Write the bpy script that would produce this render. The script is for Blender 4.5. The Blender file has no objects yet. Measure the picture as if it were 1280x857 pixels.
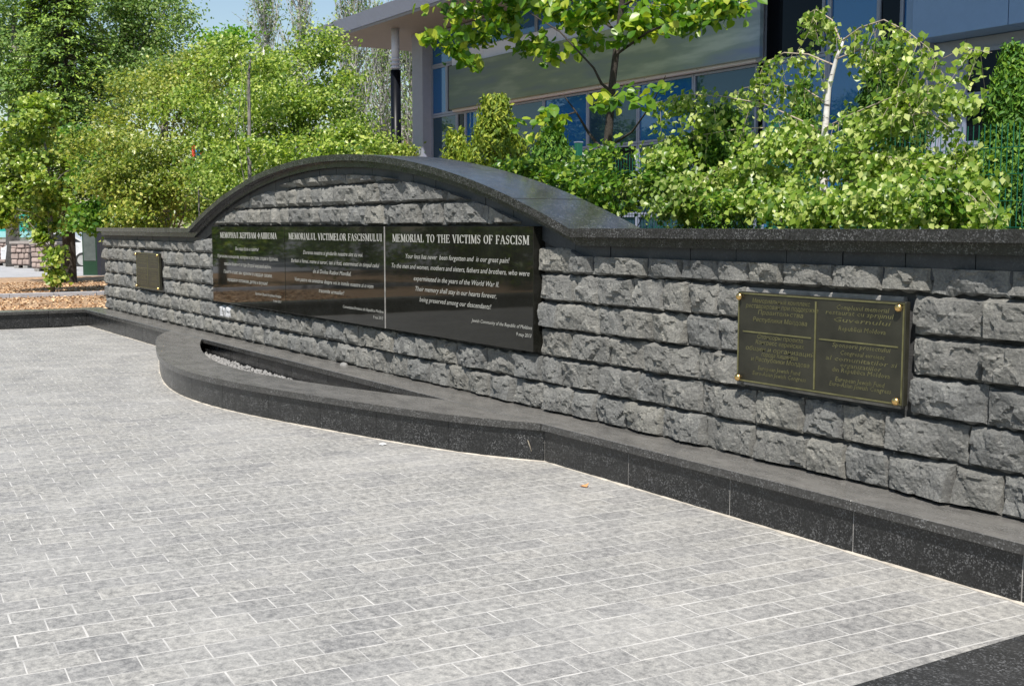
import bpy, math, random
import numpy as np
from mathutils import Vector, noise

random.seed(7)
rng = np.random.default_rng(7)
SC = bpy.context.scene
COL = SC.collection

# ------------------------------------------------------------------ camera
F, CX, CY, HY, EYE = 1480.0, 640.0, 428.5, 284.0, 1.7      # the photo's calibration
PITCH = math.atan((CY-HY)/F)
TH = math.atan(945/math.hypot(F, CY-HY))                   # wall runs along X, 32.4 deg left of the view
VH = np.array([-math.cos(TH), math.sin(TH), 0.0])
RT = np.array([math.sin(TH), math.cos(TH), 0.0])
ZU = np.array([0, 0, 1.0])
FW = VH*math.cos(PITCH)-ZU*math.sin(PITCH)
UP = VH*math.sin(PITCH)+ZU*math.cos(PITCH)
EYEP = np.array([0, 0, EYE])

cam = bpy.data.cameras.new('camera')
camo = bpy.data.objects.new('camera', cam)
COL.objects.link(camo)
camo.location = EYEP
camo.rotation_euler = Vector(FW).to_track_quat('-Z', 'Y').to_euler()
cam.sensor_width = 36
cam.lens = F/1280*36
cam.clip_start = 0.05
cam.clip_end = 3000
SC.camera = camo

# ------------------------------------------------------------------ light
SUN = Vector((1.0, -1.0, 2.0)).normalized()
EL = math.asin(SUN.z)
AZ = math.atan2(SUN.x, SUN.y)
w = bpy.data.worlds.new('World')
SC.world = w
w.use_nodes = True
nt = w.node_tree
sky = nt.nodes.new('ShaderNodeTexSky')
sky.sky_type = 'NISHITA'
sky.sun_disc = False
sky.sun_elevation = EL
sky.sun_rotation = AZ
sky.air_density = 1.2
sky.dust_density = 0.7
nt.links.new(sky.outputs[0], nt.nodes['Background'].inputs[0])
nt.nodes['Background'].inputs[1].default_value = 0.098
sl = bpy.data.lights.new('sun', 'SUN')
sl.energy = 5.0
sl.angle = math.radians(0.53)
sl.color = (1.0, 0.955, 0.89)
so = bpy.data.objects.new('sun', sl)
COL.objects.link(so)
so.location = (0, 0, 30)
so.rotation_euler = SUN.to_track_quat('Z', 'Y').to_euler()
SC.view_settings.view_transform = 'Standard'
SC.view_settings.look = 'None'
SC.view_settings.gamma = 1
SC.view_settings.exposure = 0.42


def at(x, y, Y):
    """world point on the plane Y=const seen at photo pixel (x, y)"""
    d = FW*F+RT*(x-CX)-UP*(y-CY)
    return EYEP+d*Y/d[1]


def atz(x, y, z):
    d = FW*F+RT*(x-CX)-UP*(y-CY)
    return EYEP+d*(z-EYE)/d[2]


def atd(x, y, D):
    """world point at distance D (metres along the view) seen at photo pixel (x, y)"""
    d = FW*F+RT*(x-CX)-UP*(y-CY)
    return EYEP+d*D/F


# ------------------------------------------------------------------ material helpers
def newmat(name):
    m = bpy.data.materials.new(name)
    m.use_nodes = True
    t = m.node_tree
    b = t.nodes['Principled BSDF']
    return m, t, b


def nd(t, typ, **kw):
    n = t.nodes.new(typ)
    for k, v in kw.items():
        if k.startswith('i_'):
            key = k[2:]
            key = int(key) if key.isdigit() else key.replace('_', ' ')
            n.inputs[key].default_value = v
        else:
            setattr(n, k, v)
    return n


def pos(t, scale=(1, 1, 1)):
    g = nd(t, 'ShaderNodeNewGeometry')
    m = nd(t, 'ShaderNodeMapping')
    m.inputs['Scale'].default_value = scale
    t.links.new(g.outputs['Position'], m.inputs['Vector'])
    return m.outputs[0]


def ramp(t, fac, stops, interp='LINEAR'):
    r = nd(t, 'ShaderNodeValToRGB')
    r.color_ramp.interpolation = interp
    els = r.color_ramp.elements
    while len(els) < len(stops):
        els.new(0.5)
    for e, (p, c) in zip(els, stops):
        e.position = p
        e.color = (*c, 1) if len(c) == 3 else c
    t.links.new(fac, r.inputs[0])
    return r.outputs[0]


def mixc(t, fac, a, b, blend='MIX'):
    m = nd(t, 'ShaderNodeMix', data_type='RGBA', blend_type=blend)
    for s, v in ((m.inputs[0], fac), (m.inputs[6], a), (m.inputs[7], b)):
        if isinstance(v, (int, float)):
            s.default_value = v
        elif isinstance(v, tuple):
            s.default_value = (*v, 1)
        else:
            t.links.new(v, s)
    return m.outputs[2]


def nz(t, vec, scale, detail=4, rough=0.6):
    n = nd(t, 'ShaderNodeTexNoise')
    n.inputs['Scale'].default_value = scale
    n.inputs['Detail'].default_value = detail
    n.inputs['Roughness'].default_value = rough
    t.links.new(vec, n.inputs['Vector'])
    return n.outputs['Fac']


def bump(t, b, h, strength, dist=0.01):
    n = nd(t, 'ShaderNodeBump')
    n.inputs['Strength'].default_value = strength
    n.inputs['Distance'].default_value = dist
    t.links.new(h, n.inputs['Height'])
    t.links.new(n.outputs[0], b.inputs['Normal'])


def plain(name, col, rough=0.6, metal=0.0, vary=0.15, scale=6.0, bmp=0.0, spec=0.5):
    m, t, b = newmat(name)
    v = pos(t)
    n = nz(t, v, scale, 5)
    c = ramp(t, n, [(0.3, tuple(x*(1-vary) for x in col)), (0.7, tuple(min(1, x*(1+vary)) for x in col))])
    t.links.new(c, b.inputs['Base Color'])
    b.inputs['Roughness'].default_value = rough
    b.inputs['Metallic'].default_value = metal
    b.inputs['Specular IOR Level'].default_value = spec
    if bmp:
        bump(t, b, nz(t, v, scale*8, 4), bmp)
    return m


def granite(name, dark, light, rough, dust=0.0, speck=1.0):
    m, t, b = newmat(name)
    v = pos(t)
    n1 = nz(t, v, 45, 6, 0.75)
    base = ramp(t, n1, [(0.36, dark), (0.56, tuple((a+c)/2 for a, c in zip(dark, light))), (0.70, light)])
    vo = nd(t, 'ShaderNodeTexVoronoi')
    vo.inputs['Scale'].default_value = 150
    t.links.new(v, vo.inputs['Vector'])
    sx = nd(t, 'ShaderNodeSeparateColor')
    t.links.new(vo.outputs['Color'], sx.inputs[0])
    fl = ramp(t, sx.outputs[0], [(0.70, (0, 0, 0)), (0.78, (0.06*speck,)*3), (0.93, (0.11*speck,)*3), (1.0, (0.17*speck,)*3)])
    sel = ramp(t, nz(t, v, 9, 4), [(0.40, (0.25,)*3), (0.6, (1, 1, 1))])
    spk = mixc(t, 1.0, fl, sel, 'MULTIPLY')
    c = mixc(t, 1.0, base, spk, 'ADD')
    if dust:
        d = ramp(t, nz(t, pos(t, (0.6, 1.5, 1.5)), 5, 8, 0.7), [(0.25, (0.35,)*3), (0.75, (1, 1, 1))])
        f = nd(t, 'ShaderNodeMath', operation='MULTIPLY')
        t.links.new(d, f.inputs[0])
        f.inputs[1].default_value = dust
        gn = nd(t, 'ShaderNodeNewGeometry')
        sz = nd(t, 'ShaderNodeSeparateXYZ')
        t.links.new(gn.outputs['Normal'], sz.inputs[0])
        upf = ramp(t, sz.outputs[2], [(0.1, (0.22,)*3), (0.75, (1, 1, 1))])
        f0 = f
        f = nd(t, 'ShaderNodeMath', operation='MULTIPLY')      # dust settles on level faces
        t.links.new(f0.outputs[0], f.inputs[0]); t.links.new(upf, f.inputs[1])
        c = mixc(t, f.outputs[0], c, (0.30, 0.285, 0.26))
        r = ramp(t, d, [(0, (rough,)*3), (1, (min(1, rough+0.25),)*3)])
        t.links.new(r, b.inputs['Roughness'])
    else:
        b.inputs['Roughness'].default_value = rough
    t.links.new(c, b.inputs['Base Color'])
    bump(t, b, n1, 0.04, 0.004)
    return m


M = {}
M['granite'] = granite('dark_granite', (0.002, 0.0025, 0.003), (0.014, 0.015, 0.016), 0.12, 0.12, 0.75)
M['granite_top'] = granite('dark_granite_top', (0.004, 0.0045, 0.005), (0.034, 0.034, 0.033), 0.10, 0.58, 0.9)
M['granite_cap'] = granite('dark_granite_cap', (0.008, 0.008, 0.009), (0.036, 0.036, 0.038), 0.04, 0.06, 0.8)
M['cladding'] = granite('slate_cladding', (0.014, 0.017, 0.021), (0.030, 0.035, 0.042), 0.40, 0.1, 0.15)
M['mortar'] = plain('mortar', (0.26, 0.25, 0.235), 0.95, vary=0.3, scale=14, bmp=0.4)
M['core'] = plain('wall_core', (0.05, 0.05, 0.05), 0.95, vary=0.4, scale=10, bmp=0.4)
M['yellow_mortar'] = plain('joint_mortar', (0.42, 0.38, 0.32), 0.95, vary=0.3, scale=7)


def stone_mat():
    m, t, b = newmat('rock_faced_stone')
    v = pos(t)
    n1 = nz(t, v, 5, 8, 0.7)
    c = ramp(t, n1, [(0.3, (0.135, 0.134, 0.128)), (0.55, (0.215, 0.212, 0.200)), (0.75, (0.34, 0.332, 0.305))])
    n2 = nz(t, v, 70, 6, 0.8)
    g = ramp(t, n2, [(0.33, (0.55, 0.55, 0.56)), (0.6, (1.1, 1.1, 1.08)), (0.75, (1.7, 1.68, 1.6))])
    c = mixc(t, 1.0, c, g, 'MULTIPLY')
    oi = nd(t, 'ShaderNodeObjectInfo')
    tone = ramp(t, oi.outputs['Random'], [(0, (0.84, 0.86, 0.88)), (0.5, (0.98, 0.98, 0.97)), (1, (1.10, 1.08, 1.02))])
    c = mixc(t, 1.0, c, tone, 'MULTIPLY')
    # lime run-off below the left plaque: its own place on the wall
    sx = nd(t, 'ShaderNodeSeparateXYZ')
    g2 = nd(t, 'ShaderNodeNewGeometry')
    t.links.new(g2.outputs['Position'], sx.inputs[0])

    def band(out, a, b_):
        s1 = nd(t, 'ShaderNodeMath', operation='GREATER_THAN')
        s2 = nd(t, 'ShaderNodeMath', operation='LESS_THAN')
        t.links.new(out, s1.inputs[0]); s1.inputs[1].default_value = a
        t.links.new(out, s2.inputs[0]); s2.inputs[1].default_value = b_
        mm = nd(t, 'ShaderNodeMath', operation='MULTIPLY')
        t.links.new(s1.outputs[0], mm.inputs[0]); t.links.new(s2.outputs[0], mm.inputs[1])
        return mm.outputs[0]
    bx = band(sx.outputs[0], -15.02, -14.62)
    bz = band(sx.outputs[2], 0.56, 0.76)
    mk = nd(t, 'ShaderNodeMath', operation='MULTIPLY')
    t.links.new(bx, mk.inputs[0]); t.links.new(bz, mk.inputs[1])
    st = ramp(t, nz(t, pos(t, (1, 1, 0.15)), 14, 4), [(0.40, (0, 0, 0)), (0.5, (1, 1, 1))])
    mk2 = nd(t, 'ShaderNodeMath', operation='MULTIPLY')
    t.links.new(mk.outputs[0], mk2.inputs[0]); t.links.new(st, mk2.inputs[1])
    c = mixc(t, mk2.outputs[0], c, (0.55, 0.55, 0.56))
    t.links.new(c, b.inputs['Base Color'])
    b.inputs['Roughness'].default_value = 0.8
    h = nd(t, 'ShaderNodeMath', operation='MULTIPLY_ADD')
    t.links.new(nz(t, v, 28, 8, 0.75), h.inputs[0]); h.inputs[1].default_value = 1.0
    t.links.new(n2, h.inputs[2])
    bump(t, b, h.outputs[0], 0.85, 0.016)
    return m


M['stone'] = stone_mat()


def paver_mat(name, src):
    m, t, b = newmat(name)
    v = pos(t)
    big = nz(t, v, 1.1, 5, 0.65)
    med = nz(t, v, 24, 9, 0.80)
    fin = nz(t, v, 110, 6, 0.8)
    c = ramp(t, med, [(0.38, (0.170, 0.168, 0.165)), (0.5, (0.305, 0.299, 0.286)), (0.62, (0.450, 0.440, 0.415))])
    g = ramp(t, fin, [(0.35, (0.72, 0.72, 0.72)), (0.55, (1.0, 1.0, 1.0)), (0.72, (1.3, 1.29, 1.27))])
    c = mixc(t, 1.0, c, g, 'MULTIPLY')
    if src == 'obj':
        r = nd(t, 'ShaderNodeObjectInfo').outputs['Random']
    else:
        r = nd(t, 'ShaderNodeNewGeometry').outputs['Random Per Island']
    tone = ramp(t, r, [(0, (0.88, 0.88, 0.89)), (0.5, (0.98, 0.98, 0.97)), (1, (1.09, 1.08, 1.055))])
    c = mixc(t, 1.0, c, tone, 'MULTIPLY')
    blo = ramp(t, big, [(0.45, (0, 0, 0)), (0.75, (1, 1, 1))])
    hz = nd(t, 'ShaderNodeMath', operation='MULTIPLY')
    t.links.new(blo, hz.inputs[0]); hz.inputs[1].default_value = 0.35
    c = mixc(t, hz.outputs[0], c, (0.50, 0.49, 0.465))
    sp = ramp(t, nz(t, v, 17, 6, 0.7), [(0.55, (0, 0, 0)), (0.74, (0.5, 0.5, 0.5))])
    c = mixc(t, sp, c, (0.56, 0.54, 0.50))
    st = ramp(t, nz(t, v, 2.3, 6, 0.7), [(0.30, (0.74, 0.74, 0.74)), (0.44, (0.925, 0.92, 0.905)), (0.7, (0.99, 0.98, 0.96))])
    c = mixc(t, 1.0, c, st, 'MULTIPLY')
    t.links.new(c, b.inputs['Base Color'])
    b.inputs['Roughness'].default_value = 0.72
    bump(t, b, med, 0.25, 0.006)
    return m


M['paver'] = paver_mat('paver_stone', 'obj')
M['paver_far'] = paver_mat('paver_stone_joined', 'isl')
m, t, b = newmat('pale_joint_sand')
v = pos(t)
t.links.new(ramp(t, nz(t, v, 5, 6, 0.7), [(0.36, (0.30, 0.293, 0.28)), (0.49, (0.43, 0.42, 0.395)), (0.65, (0.56, 0.54, 0.505))]), b.inputs['Base Color'])
b.inputs['Roughness'].default_value = 0.95
M['joint'] = m

m, t, b = newmat('polished_black_granite')
b.inputs['Base Color'].default_value = (0.010, 0.010, 0.009, 1)
b.inputs['Roughness'].default_value = 0.03
b.inputs['IOR'].default_value = 1.37
v = pos(t)
t.links.new(ramp(t, nz(t, v, 3, 6), [(0.35, (0.008, 0.008, 0.006)), (0.75, (0.016, 0.016, 0.014))]), b.inputs['Base Color'])
M['black'] = m
M['engrave'] = plain('engraved_letters', (0.38, 0.375, 0.34), 0.8, vary=0.1)
M['bronze'] = plain('aged_bronze', (0.032, 0.031, 0.022), 0.40, metal=0.3, vary=0.4, scale=5)
M['bronze_raised'] = plain('rubbed_bronze', (0.19, 0.18, 0.085), 0.4, metal=0.6, vary=0.3, scale=12)
M['gold'] = plain('gold_bolt', (0.70, 0.46, 0.18), 0.25, metal=1.0, vary=0.1)
M['pebble'] = plain('pale_pebble', (0.22, 0.215, 0.205), 0.85, vary=0.3, scale=20)
M['black_stone'] = granite('pebble_dark', (0.01, 0.01, 0.01), (0.03, 0.03, 0.03), 0.3)


def leafmat(name, c0, c1, c2, trans=0.5, gloss=0.35):
    m, t, b = newmat(name)
    g = nd(t, 'ShaderNodeNewGeometry')
    c = ramp(t, g.outputs['Random Per Island'], [(0, c0), (0.55, c1), (1, c2)])
    v = pos(t)
    c = mixc(t, 1.0, c, ramp(t, nz(t, v, 0.9, 3), [(0.3, (0.75, 0.8, 0.8)), (0.7, (1.2, 1.15, 1.0))]), 'MULTIPLY')
    t.links.new(c, b.inputs['Base Color'])
    b.inputs['Roughness'].default_value = gloss
    b.inputs['Specular IOR Level'].default_value = 0.45
    tr = nd(t, 'ShaderNodeBsdfTranslucent')
    tc = mixc(t, 1.0, c, (1.5, 1.55, 0.7), 'MULTIPLY')
    t.links.new(tc, tr.inputs[0])
    mx = nd(t, 'ShaderNodeMixShader')
    mx.inputs[0].default_value = trans*0.8
    t.links.new(b.outputs[0], mx.inputs[1])
    t.links.new(tr.outputs[0], mx.inputs[2])
    t.links.new(mx.outputs[0], t.nodes['Material Output'].inputs[0])
    return m


M['leaf_birch'] = leafmat('birch_leaf', (0.06, 0.14, 0.012), (0.23, 0.34, 0.04), (0.56, 0.60, 0.24))
M['leaf_linden'] = leafmat('linden_leaf', (0.05, 0.14, 0.012), (0.14, 0.27, 0.02), (0.46, 0.50, 0.06))
M['leaf_far'] = leafmat('far_leaf', (0.055, 0.13, 0.016), (0.24, 0.35, 0.05), (0.52, 0.58, 0.18))
M['leaf_olive'] = leafmat('olive_leaf', (0.07, 0.13, 0.02), (0.24, 0.31, 0.05), (0.52, 0.52, 0.16))
M['leaf_fresh'] = leafmat('fresh_leaf', (0.035, 0.12, 0.014), (0.12, 0.25, 0.03), (0.30, 0.42, 0.09))
M['leaf_pale'] = leafmat('pale_poplar_leaf', (0.09, 0.18, 0.05), (0.21, 0.32, 0.10), (0.40, 0.48, 0.20))
M['leaf_deep'] = leafmat('deep_leaf', (0.03, 0.10, 0.010), (0.11, 0.23, 0.020), (0.36, 0.46, 0.07))
M['leaf_bright'] = leafmat('bright_leaf', (0.07, 0.20, 0.012), (0.12, 0.28, 0.015), (0.20, 0.34, 0.03))
M['needle'] = leafmat('spruce_needle', (0.02, 0.06, 0.008), (0.11, 0.21, 0.022), (0.30, 0.42, 0.06), 0.2, 0.6)
M['thuja'] = leafmat('thuja_scale', (0.035, 0.11, 0.010), (0.07, 0.18, 0.012), (0.17, 0.28, 0.02), 0.25, 0.6)
M['thuja_gold'] = leafmat('golden_thuja_scale', (0.10, 0.17, 0.012), (0.20, 0.28, 0.02), (0.42, 0.44, 0.05), 0.3, 0.6)
M['thuja_dark'] = leafmat('dark_thuja_scale', (0.02, 0.065, 0.006), (0.04, 0.11, 0.008), (0.10, 0.19, 0.014), 0.2, 0.6)
M['bark_dark'] = plain('dark_bark', (0.045, 0.037, 0.030), 0.95, vary=0.4, scale=9, bmp=0.8)
M['bark_grey'] = plain('grey_bark', (0.17, 0.155, 0.14), 0.95, vary=0.4, scale=9, bmp=0.8)
M['grey_twig'] = plain('grey_poplar_bark', (0.34, 0.33, 0.32), 0.9, vary=0.3, scale=5)
M['twig'] = plain('pale_twig', (0.33, 0.27, 0.21), 0.9, vary=0.3, scale=9)
m, t, b = newmat('birch_bark')
n = nz(t, pos(t, (1, 1, 3.5)), 5, 5, 0.7)
t.links.new(ramp(t, n, [(0.36, (0.05, 0.045, 0.04)), (0.43, (0.62, 0.58, 0.55)), (0.8, (0.78, 0.76, 0.74))]), b.inputs['Base Color'])
b.inputs['Roughness'].default_value = 0.8
M['birch_bark'] = m


# ------------------------------------------------------------------ mesh helpers
class MB:
    def __init__(self):
        self.v = []
        self.f = []

    def add(self, vs, fs):
        o = len(self.v)
        self.v += [tuple(p) for p in vs]
        self.f += [tuple(i+o for i in f) for f in fs]

    def box(self, x0, x1, y0, y1, z0, z1, bev=0.0):
        if bev <= 0:
            self.add([(x0, y0, z0), (x1, y0, z0), (x1, y1, z0), (x0, y1, z0), (x0, y0, z1), (x1, y0, z1), (x1, y1, z1), (x0, y1, z1)],
                     [(0, 3, 2, 1), (4, 5, 6, 7), (0, 1, 5, 4), (1, 2, 6, 5), (2, 3, 7, 6), (3, 0, 4, 7)])
            return
        # box with chamfered edges
        b_ = bev
        vs = []
        for x, sx in ((x0, 1), (x1, -1)):
            for y, sy in ((y0, 1), (y1, -1)):
                for z, sz in ((z0, 1), (z1, -1)):
                    vs += [(x, y+sy*b_, z+sz*b_), (x+sx*b_, y, z+sz*b_), (x+sx*b_, y+sy*b_, z)]
        def i(a, b2, c, k): return ((a*2+b2)*2+c)*3+k
        fs = [(i(0, 0, 0, 0), i(0, 0, 1, 0), i(0, 1, 1, 0), i(0, 1, 0, 0)), (i(1, 0, 0, 0), i(1, 1, 0, 0), i(1, 1, 1, 0), i(1, 0, 1, 0)),
              (i(0, 0, 0, 1), i(1, 0, 0, 1), i(1, 0, 1, 1), i(0, 0, 1, 1)), (i(0, 1, 0, 1), i(0, 1, 1, 1), i(1, 1, 1, 1), i(1, 1, 0, 1)),
              (i(0, 0, 0, 2), i(0, 1, 0, 2), i(1, 1, 0, 2), i(1, 0, 0, 2)), (i(0, 0, 1, 2), i(1, 0, 1, 2), i(1, 1, 1, 2), i(0, 1, 1, 2))]
        for a in (0, 1):
            for c in (0, 1):
                fs.append((i(0, a, c, 1), i(1, a, c, 1), i(1, a, c, 2), i(0, a, c, 2)))
                fs.append((i(a, 0, c, 0), i(a, 1, c, 0), i(a, 1, c, 2), i(a, 0, c, 2)))
                fs.append((i(a, c, 0, 0), i(a, c, 1, 0), i(a, c, 1, 1), i(a, c, 0, 1)))
        for a in (0, 1):
            for c in (0, 1):
                for d in (0, 1):
                    fs.append((i(a, c, d, 0), i(a, c, d, 1), i(a, c, d, 2)))
        self.add(vs, fs)

    def tube(self, pts, radii, n=6, cap=True):
        pts = [Vector(p) for p in pts]
        rings = []
        a = None
        for k, p in enumerate(pts):
            d = (pts[min(k+1, len(pts)-1)]-pts[max(k-1, 0)]).normalized()
            if a is None:
                a = d.orthogonal().normalized()
            else:
                a = (a-d*a.dot(d)).normalized()
            b_ = d.cross(a)
            r = radii[k]
            rings.append([p+(a*math.cos(2*math.pi*j/n)+b_*math.sin(2*math.pi*j/n))*r for j in range(n)])
        vs = [q for r in rings for q in r]
        fs = []
        for k in range(len(pts)-1):
            for j in range(n):
                fs.append((k*n+j, k*n+(j+1) % n, (k+1)*n+(j+1) % n, (k+1)*n+j))
        if cap:
            fs.append(tuple(range(n-1, -1, -1)))
            fs.append(tuple((len(pts)-1)*n+j for j in range(n)))
        self.add(vs, fs)

    def dome(self, c, r, axis=(0, -1, 0), n=12, flat=0.7):
        c = Vector(c); ax = Vector(axis).normalized(); a = ax.orthogonal().normalized(); b_ = ax.cross(a)
        vs = []; fs = []
        L = 4
        for l in range(L):
            ph = math.pi/2*l/L
            for j in range(n):
                q = 2*math.pi*j/n
                vs.append(c+(a*math.cos(q)+b_*math.sin(q))*r*math.cos(ph)+ax*r*flat*math.sin(ph))
        vs.append(c+ax*r*flat)
        for l in range(L-1):
            for j in range(n):
                fs.append((l*n+j, l*n+(j+1) % n, (l+1)*n+(j+1) % n, (l+1)*n+j))
        for j in range(n):
            fs.append(((L-1)*n+j, (L-1)*n+(j+1) % n, L*n))
        self.add(vs, fs)

    def prism(self, outline, z0, z1):
        """outline: list of (x, y) counter-clockwise"""
        n = len(outline)
        vs = [(x, y, z0) for x, y in outline]+[(x, y, z1) for x, y in outline]
        fs = [tuple(range(n-1, -1, -1)), tuple(range(n, 2*n))]
        for j in range(n):
            k = (j+1) % n
            fs.append((j, k, n+k, n+j))
        self.add(vs, fs)

    def mesh(self, name, mat, smooth=False):
        me = bpy.data.meshes.new(name)
        me.from_pydata(self.v, [], self.f)
        me.materials.append(mat)
        if smooth:
            for p in me.polygons:
                p.use_smooth = True
        return me

    def build(self, name, mat, parent=None, smooth=False, **tags):
        return link(name, self.mesh(name, mat, smooth), parent, **tags)


def link(name, me, parent=None, loc=None, **tags):
    o = bpy.data.objects.new(name, me)
    COL.objects.link(o)
    if loc is not None:
        o.location = loc
    if parent is not None:
        o.parent = parent
    for k, v_ in tags.items():
        if v_ is not None:
            o['category' if k == 'cat' else k] = v_
    return o


def thing(name, label, cat, loc=(0, 0, 0), group=None, rz=0):
    """an Empty at the thing's base; parts are built in world space and stay where they stand"""
    o = bpy.data.objects.new(name, None)
    COL.objects.link(o)
    o.location = loc
    o.rotation_euler = (0, 0, rz)
    o['label'] = label
    o['category'] = cat
    if group:
        o['group'] = group
    return o


def structure(name, mb, mat):
    return mb.build(name, mat, kind='structure')


def rebase(root, loc):
    """move an Empty at the origin to the thing's base, leaving world-space parts in place"""
    root.location = loc
    for c in list(root.children):
        c.location = Vector(c.location)-Vector(loc)


def npmesh(name, verts, nper, mat, faces_per=None):
    """mesh from an (N, nper, 3) array: one polygon per row unless faces_per gives index lists"""
    N = verts.shape[0]
    me = bpy.data.meshes.new(name)
    V = verts.reshape(-1, 3).astype(np.float32)
    faces_per = faces_per or [list(range(nper))]
    lt = np.array([len(f) for f in faces_per])
    loops = np.concatenate([np.array(f) for f in faces_per])
    LI = (np.arange(N)[:, None]*nper+loops[None, :]).reshape(-1).astype(np.int32)
    tot = np.tile(lt, N).astype(np.int32)
    start = np.concatenate([[0], np.cumsum(tot)[:-1]]).astype(np.int32)
    me.vertices.add(len(V)); me.vertices.foreach_set('co', V.reshape(-1))
    me.loops.add(len(LI)); me.loops.foreach_set('vertex_index', LI)
    me.polygons.add(len(tot)); me.polygons.foreach_set('loop_start', start); me.polygons.foreach_set('loop_total', tot)
    me.update(calc_edges=True)
    me.materials.append(mat)
    return me


# ------------------------------------------------------------------ foliage
LEAF4 = np.array([(0, -0.5), (0.34, -0.08), (0, 0.5), (-0.34, -0.08)])
LEAFN = np.array([(0, -0.5), (0.10, 0.1), (0, 0.5), (-0.10, 0.1)])
HEART = np.array([(0, -0.42), (0.20, -0.50), (0.42, -0.30), (0.46, 0.0), (0.28, 0.32), (0, 0.62),
                  (-0.28, 0.32), (-0.46, 0.0), (-0.42, -0.30), (-0.20, -0.50)])


def unit(a):
    return a/np.maximum(np.linalg.norm(a, axis=-1, keepdims=True), 1e-9)


def leaf_verts(c, nrm, size, shape, droop=0.0, fold=0.18, up=0.0):
    N = len(c)
    r = rng.normal(size=(N, 3))
    r[:, 2] -= droop
    r[:, 2] += up
    d = unit(r-nrm*np.sum(r*nrm, axis=1, keepdims=True))
    t_ = np.cross(nrm, d)
    s = size*rng.uniform(0.65, 1.25, (N, 1, 1))
    sh = shape[None]
    return c[:, None]+s*(sh[..., 0:1]*t_[:, None]+sh[..., 1:2]*d[:, None]+np.abs(sh[..., 0:1])*fold*nrm[:, None]-(sh[..., 1:2]**2)*0.25*nrm[:, None])


def blob_points(blobs, per, sig, shell=0.45):
    C, Nn = [], []
    for (cx, cy, cz, rx, ry, rz, nt_) in blobs:
        ns = max(3, nt_//20)
        d0 = unit(rng.normal(size=(ns, 3)))
        r0 = shell+(1.22-shell)*rng.random((ns, 1))**0.85
        pick = rng.integers(0, ns, nt_)
        rr_ = np.array([rx, ry, rz])
        tw = np.array([cx, cy, cz])+(d0*r0)[pick]*rr_+rng.normal(size=(nt_, 3))*rr_*np.array([.17, .17, .13])
        d = unit(d0[pick]*0.6+rng.normal(size=(nt_, 3))*0.5)
        p = np.repeat(tw, per, axis=0)+rng.normal(size=(nt_*per, 3))*sig*np.array([1, 1, 0.55])
        o = np.repeat(d, per, axis=0)
        nn = unit(o*0.55+np.array([0.15, -0.25, 0.55])+rng.normal(size=p.shape)*0.55)
        C.append(p); Nn.append(nn)
    return np.concatenate(C), np.concatenate(Nn)


def crown(parent, blobs, leaf, mat, per=10, sig=0.12, shape=LEAF4, shell=0.45, droop=0.6, name='crown', fold=0.18):
    c, n_ = blob_points(blobs, per, sig, shell)
    V = leaf_verts(c, n_, leaf, shape, droop, fold)
    k = len(shape)
    if k == 4:
        me = npmesh(name, V, 4, mat, [[0, 1, 2], [0, 2, 3]])
    else:
        me = npmesh(name, V, 10, mat, [[0, 1, 2, 3, 4, 5], [0, 5, 6, 7, 8, 9]])
    return link(name, me, parent)


def limbs(mb, trunk_pts, blobs, r0, each=3, thin=0.25, n=5, sag=0.1):
    tp = [Vector(p) for p in trunk_pts]
    zt = max(tp[-1].z, tp[0].z+0.1)
    for bl in blobs:
        c = Vector(bl[:3])
        for k in range(each):
            e = c+Vector((random.uniform(-.8, .8)*bl[3], random.uniform(-.8, .8)*bl[4], random.uniform(-.6, .8)*bl[5]))
            zz = tp[0].z+(min(e.z, zt)-tp[0].z)*random.uniform(0.45, 0.85)
            # trunk point at height zz
            s = tp[-1]
            for a, b_ in zip(tp, tp[1:]):
                if a.z <= zz <= b_.z:
                    s = a.lerp(b_, (zz-a.z)/max(1e-6, b_.z-a.z)); break
            m1 = s.lerp(e, 0.4)+Vector((0, 0, sag*(e-s).length))+Vector((random.uniform(-.06, .06), random.uniform(-.06, .06), 0))*(e-s).length
            m2 = s.lerp(e, 0.75)+Vector((0, 0, sag*0.8*(e-s).length))
            r = r0*thin*random.uniform(0.6, 1.1)
            mb.tube([s, m1, m2, e], [r, r*0.6, r*0.35, r*0.12], n, False)


def tree(name, label, cat, trunk, radii, blobs, leaf, mat, bark, per=10, sig=0.12, each=3, shape=LEAF4, shell=0.45, droop=0.6, thin=0.25, group=None, sag=0.1):
    base = Vector(trunk[0])
    root = thing(name, label, cat, base, group)
    mb = MB()
    tr = [Vector(p)-base for p in trunk]
    bl = [(b_[0]-base.x, b_[1]-base.y, b_[2]-base.z, *b_[3:]) for b_ in blobs]
    mb.tube(tr, radii, 8)
    limbs(mb, tr, bl, radii[0], each, thin, sag=sag)
    mb.build('trunk', bark, root, True)
    crown(root, bl, leaf, mat, per, sig, shape, shell, droop)
    return root


# ================================================================== SETTING: ground
mb = MB(); mb.box(-500, 500, -500, 500, -0.30, -0.06)
structure('ground', mb, plain('dry_soil', (0.12, 0.125, 0.095), 0.95, vary=0.4, scale=2))

AL = math.radians(4.455)
UA = np.array([-math.cos(AL), math.sin(AL)])
VA = np.array([math.sin(AL), math.cos(AL)])
YF = 4.76        # bench face
XL, XR = -21.2, -2.43
mb = MB(); mb.box(XL+0.05, XR+0.4, -9.0, 5.0, -0.055, -0.0010)
pavement = structure('pavement', mb, M['joint'])

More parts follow.
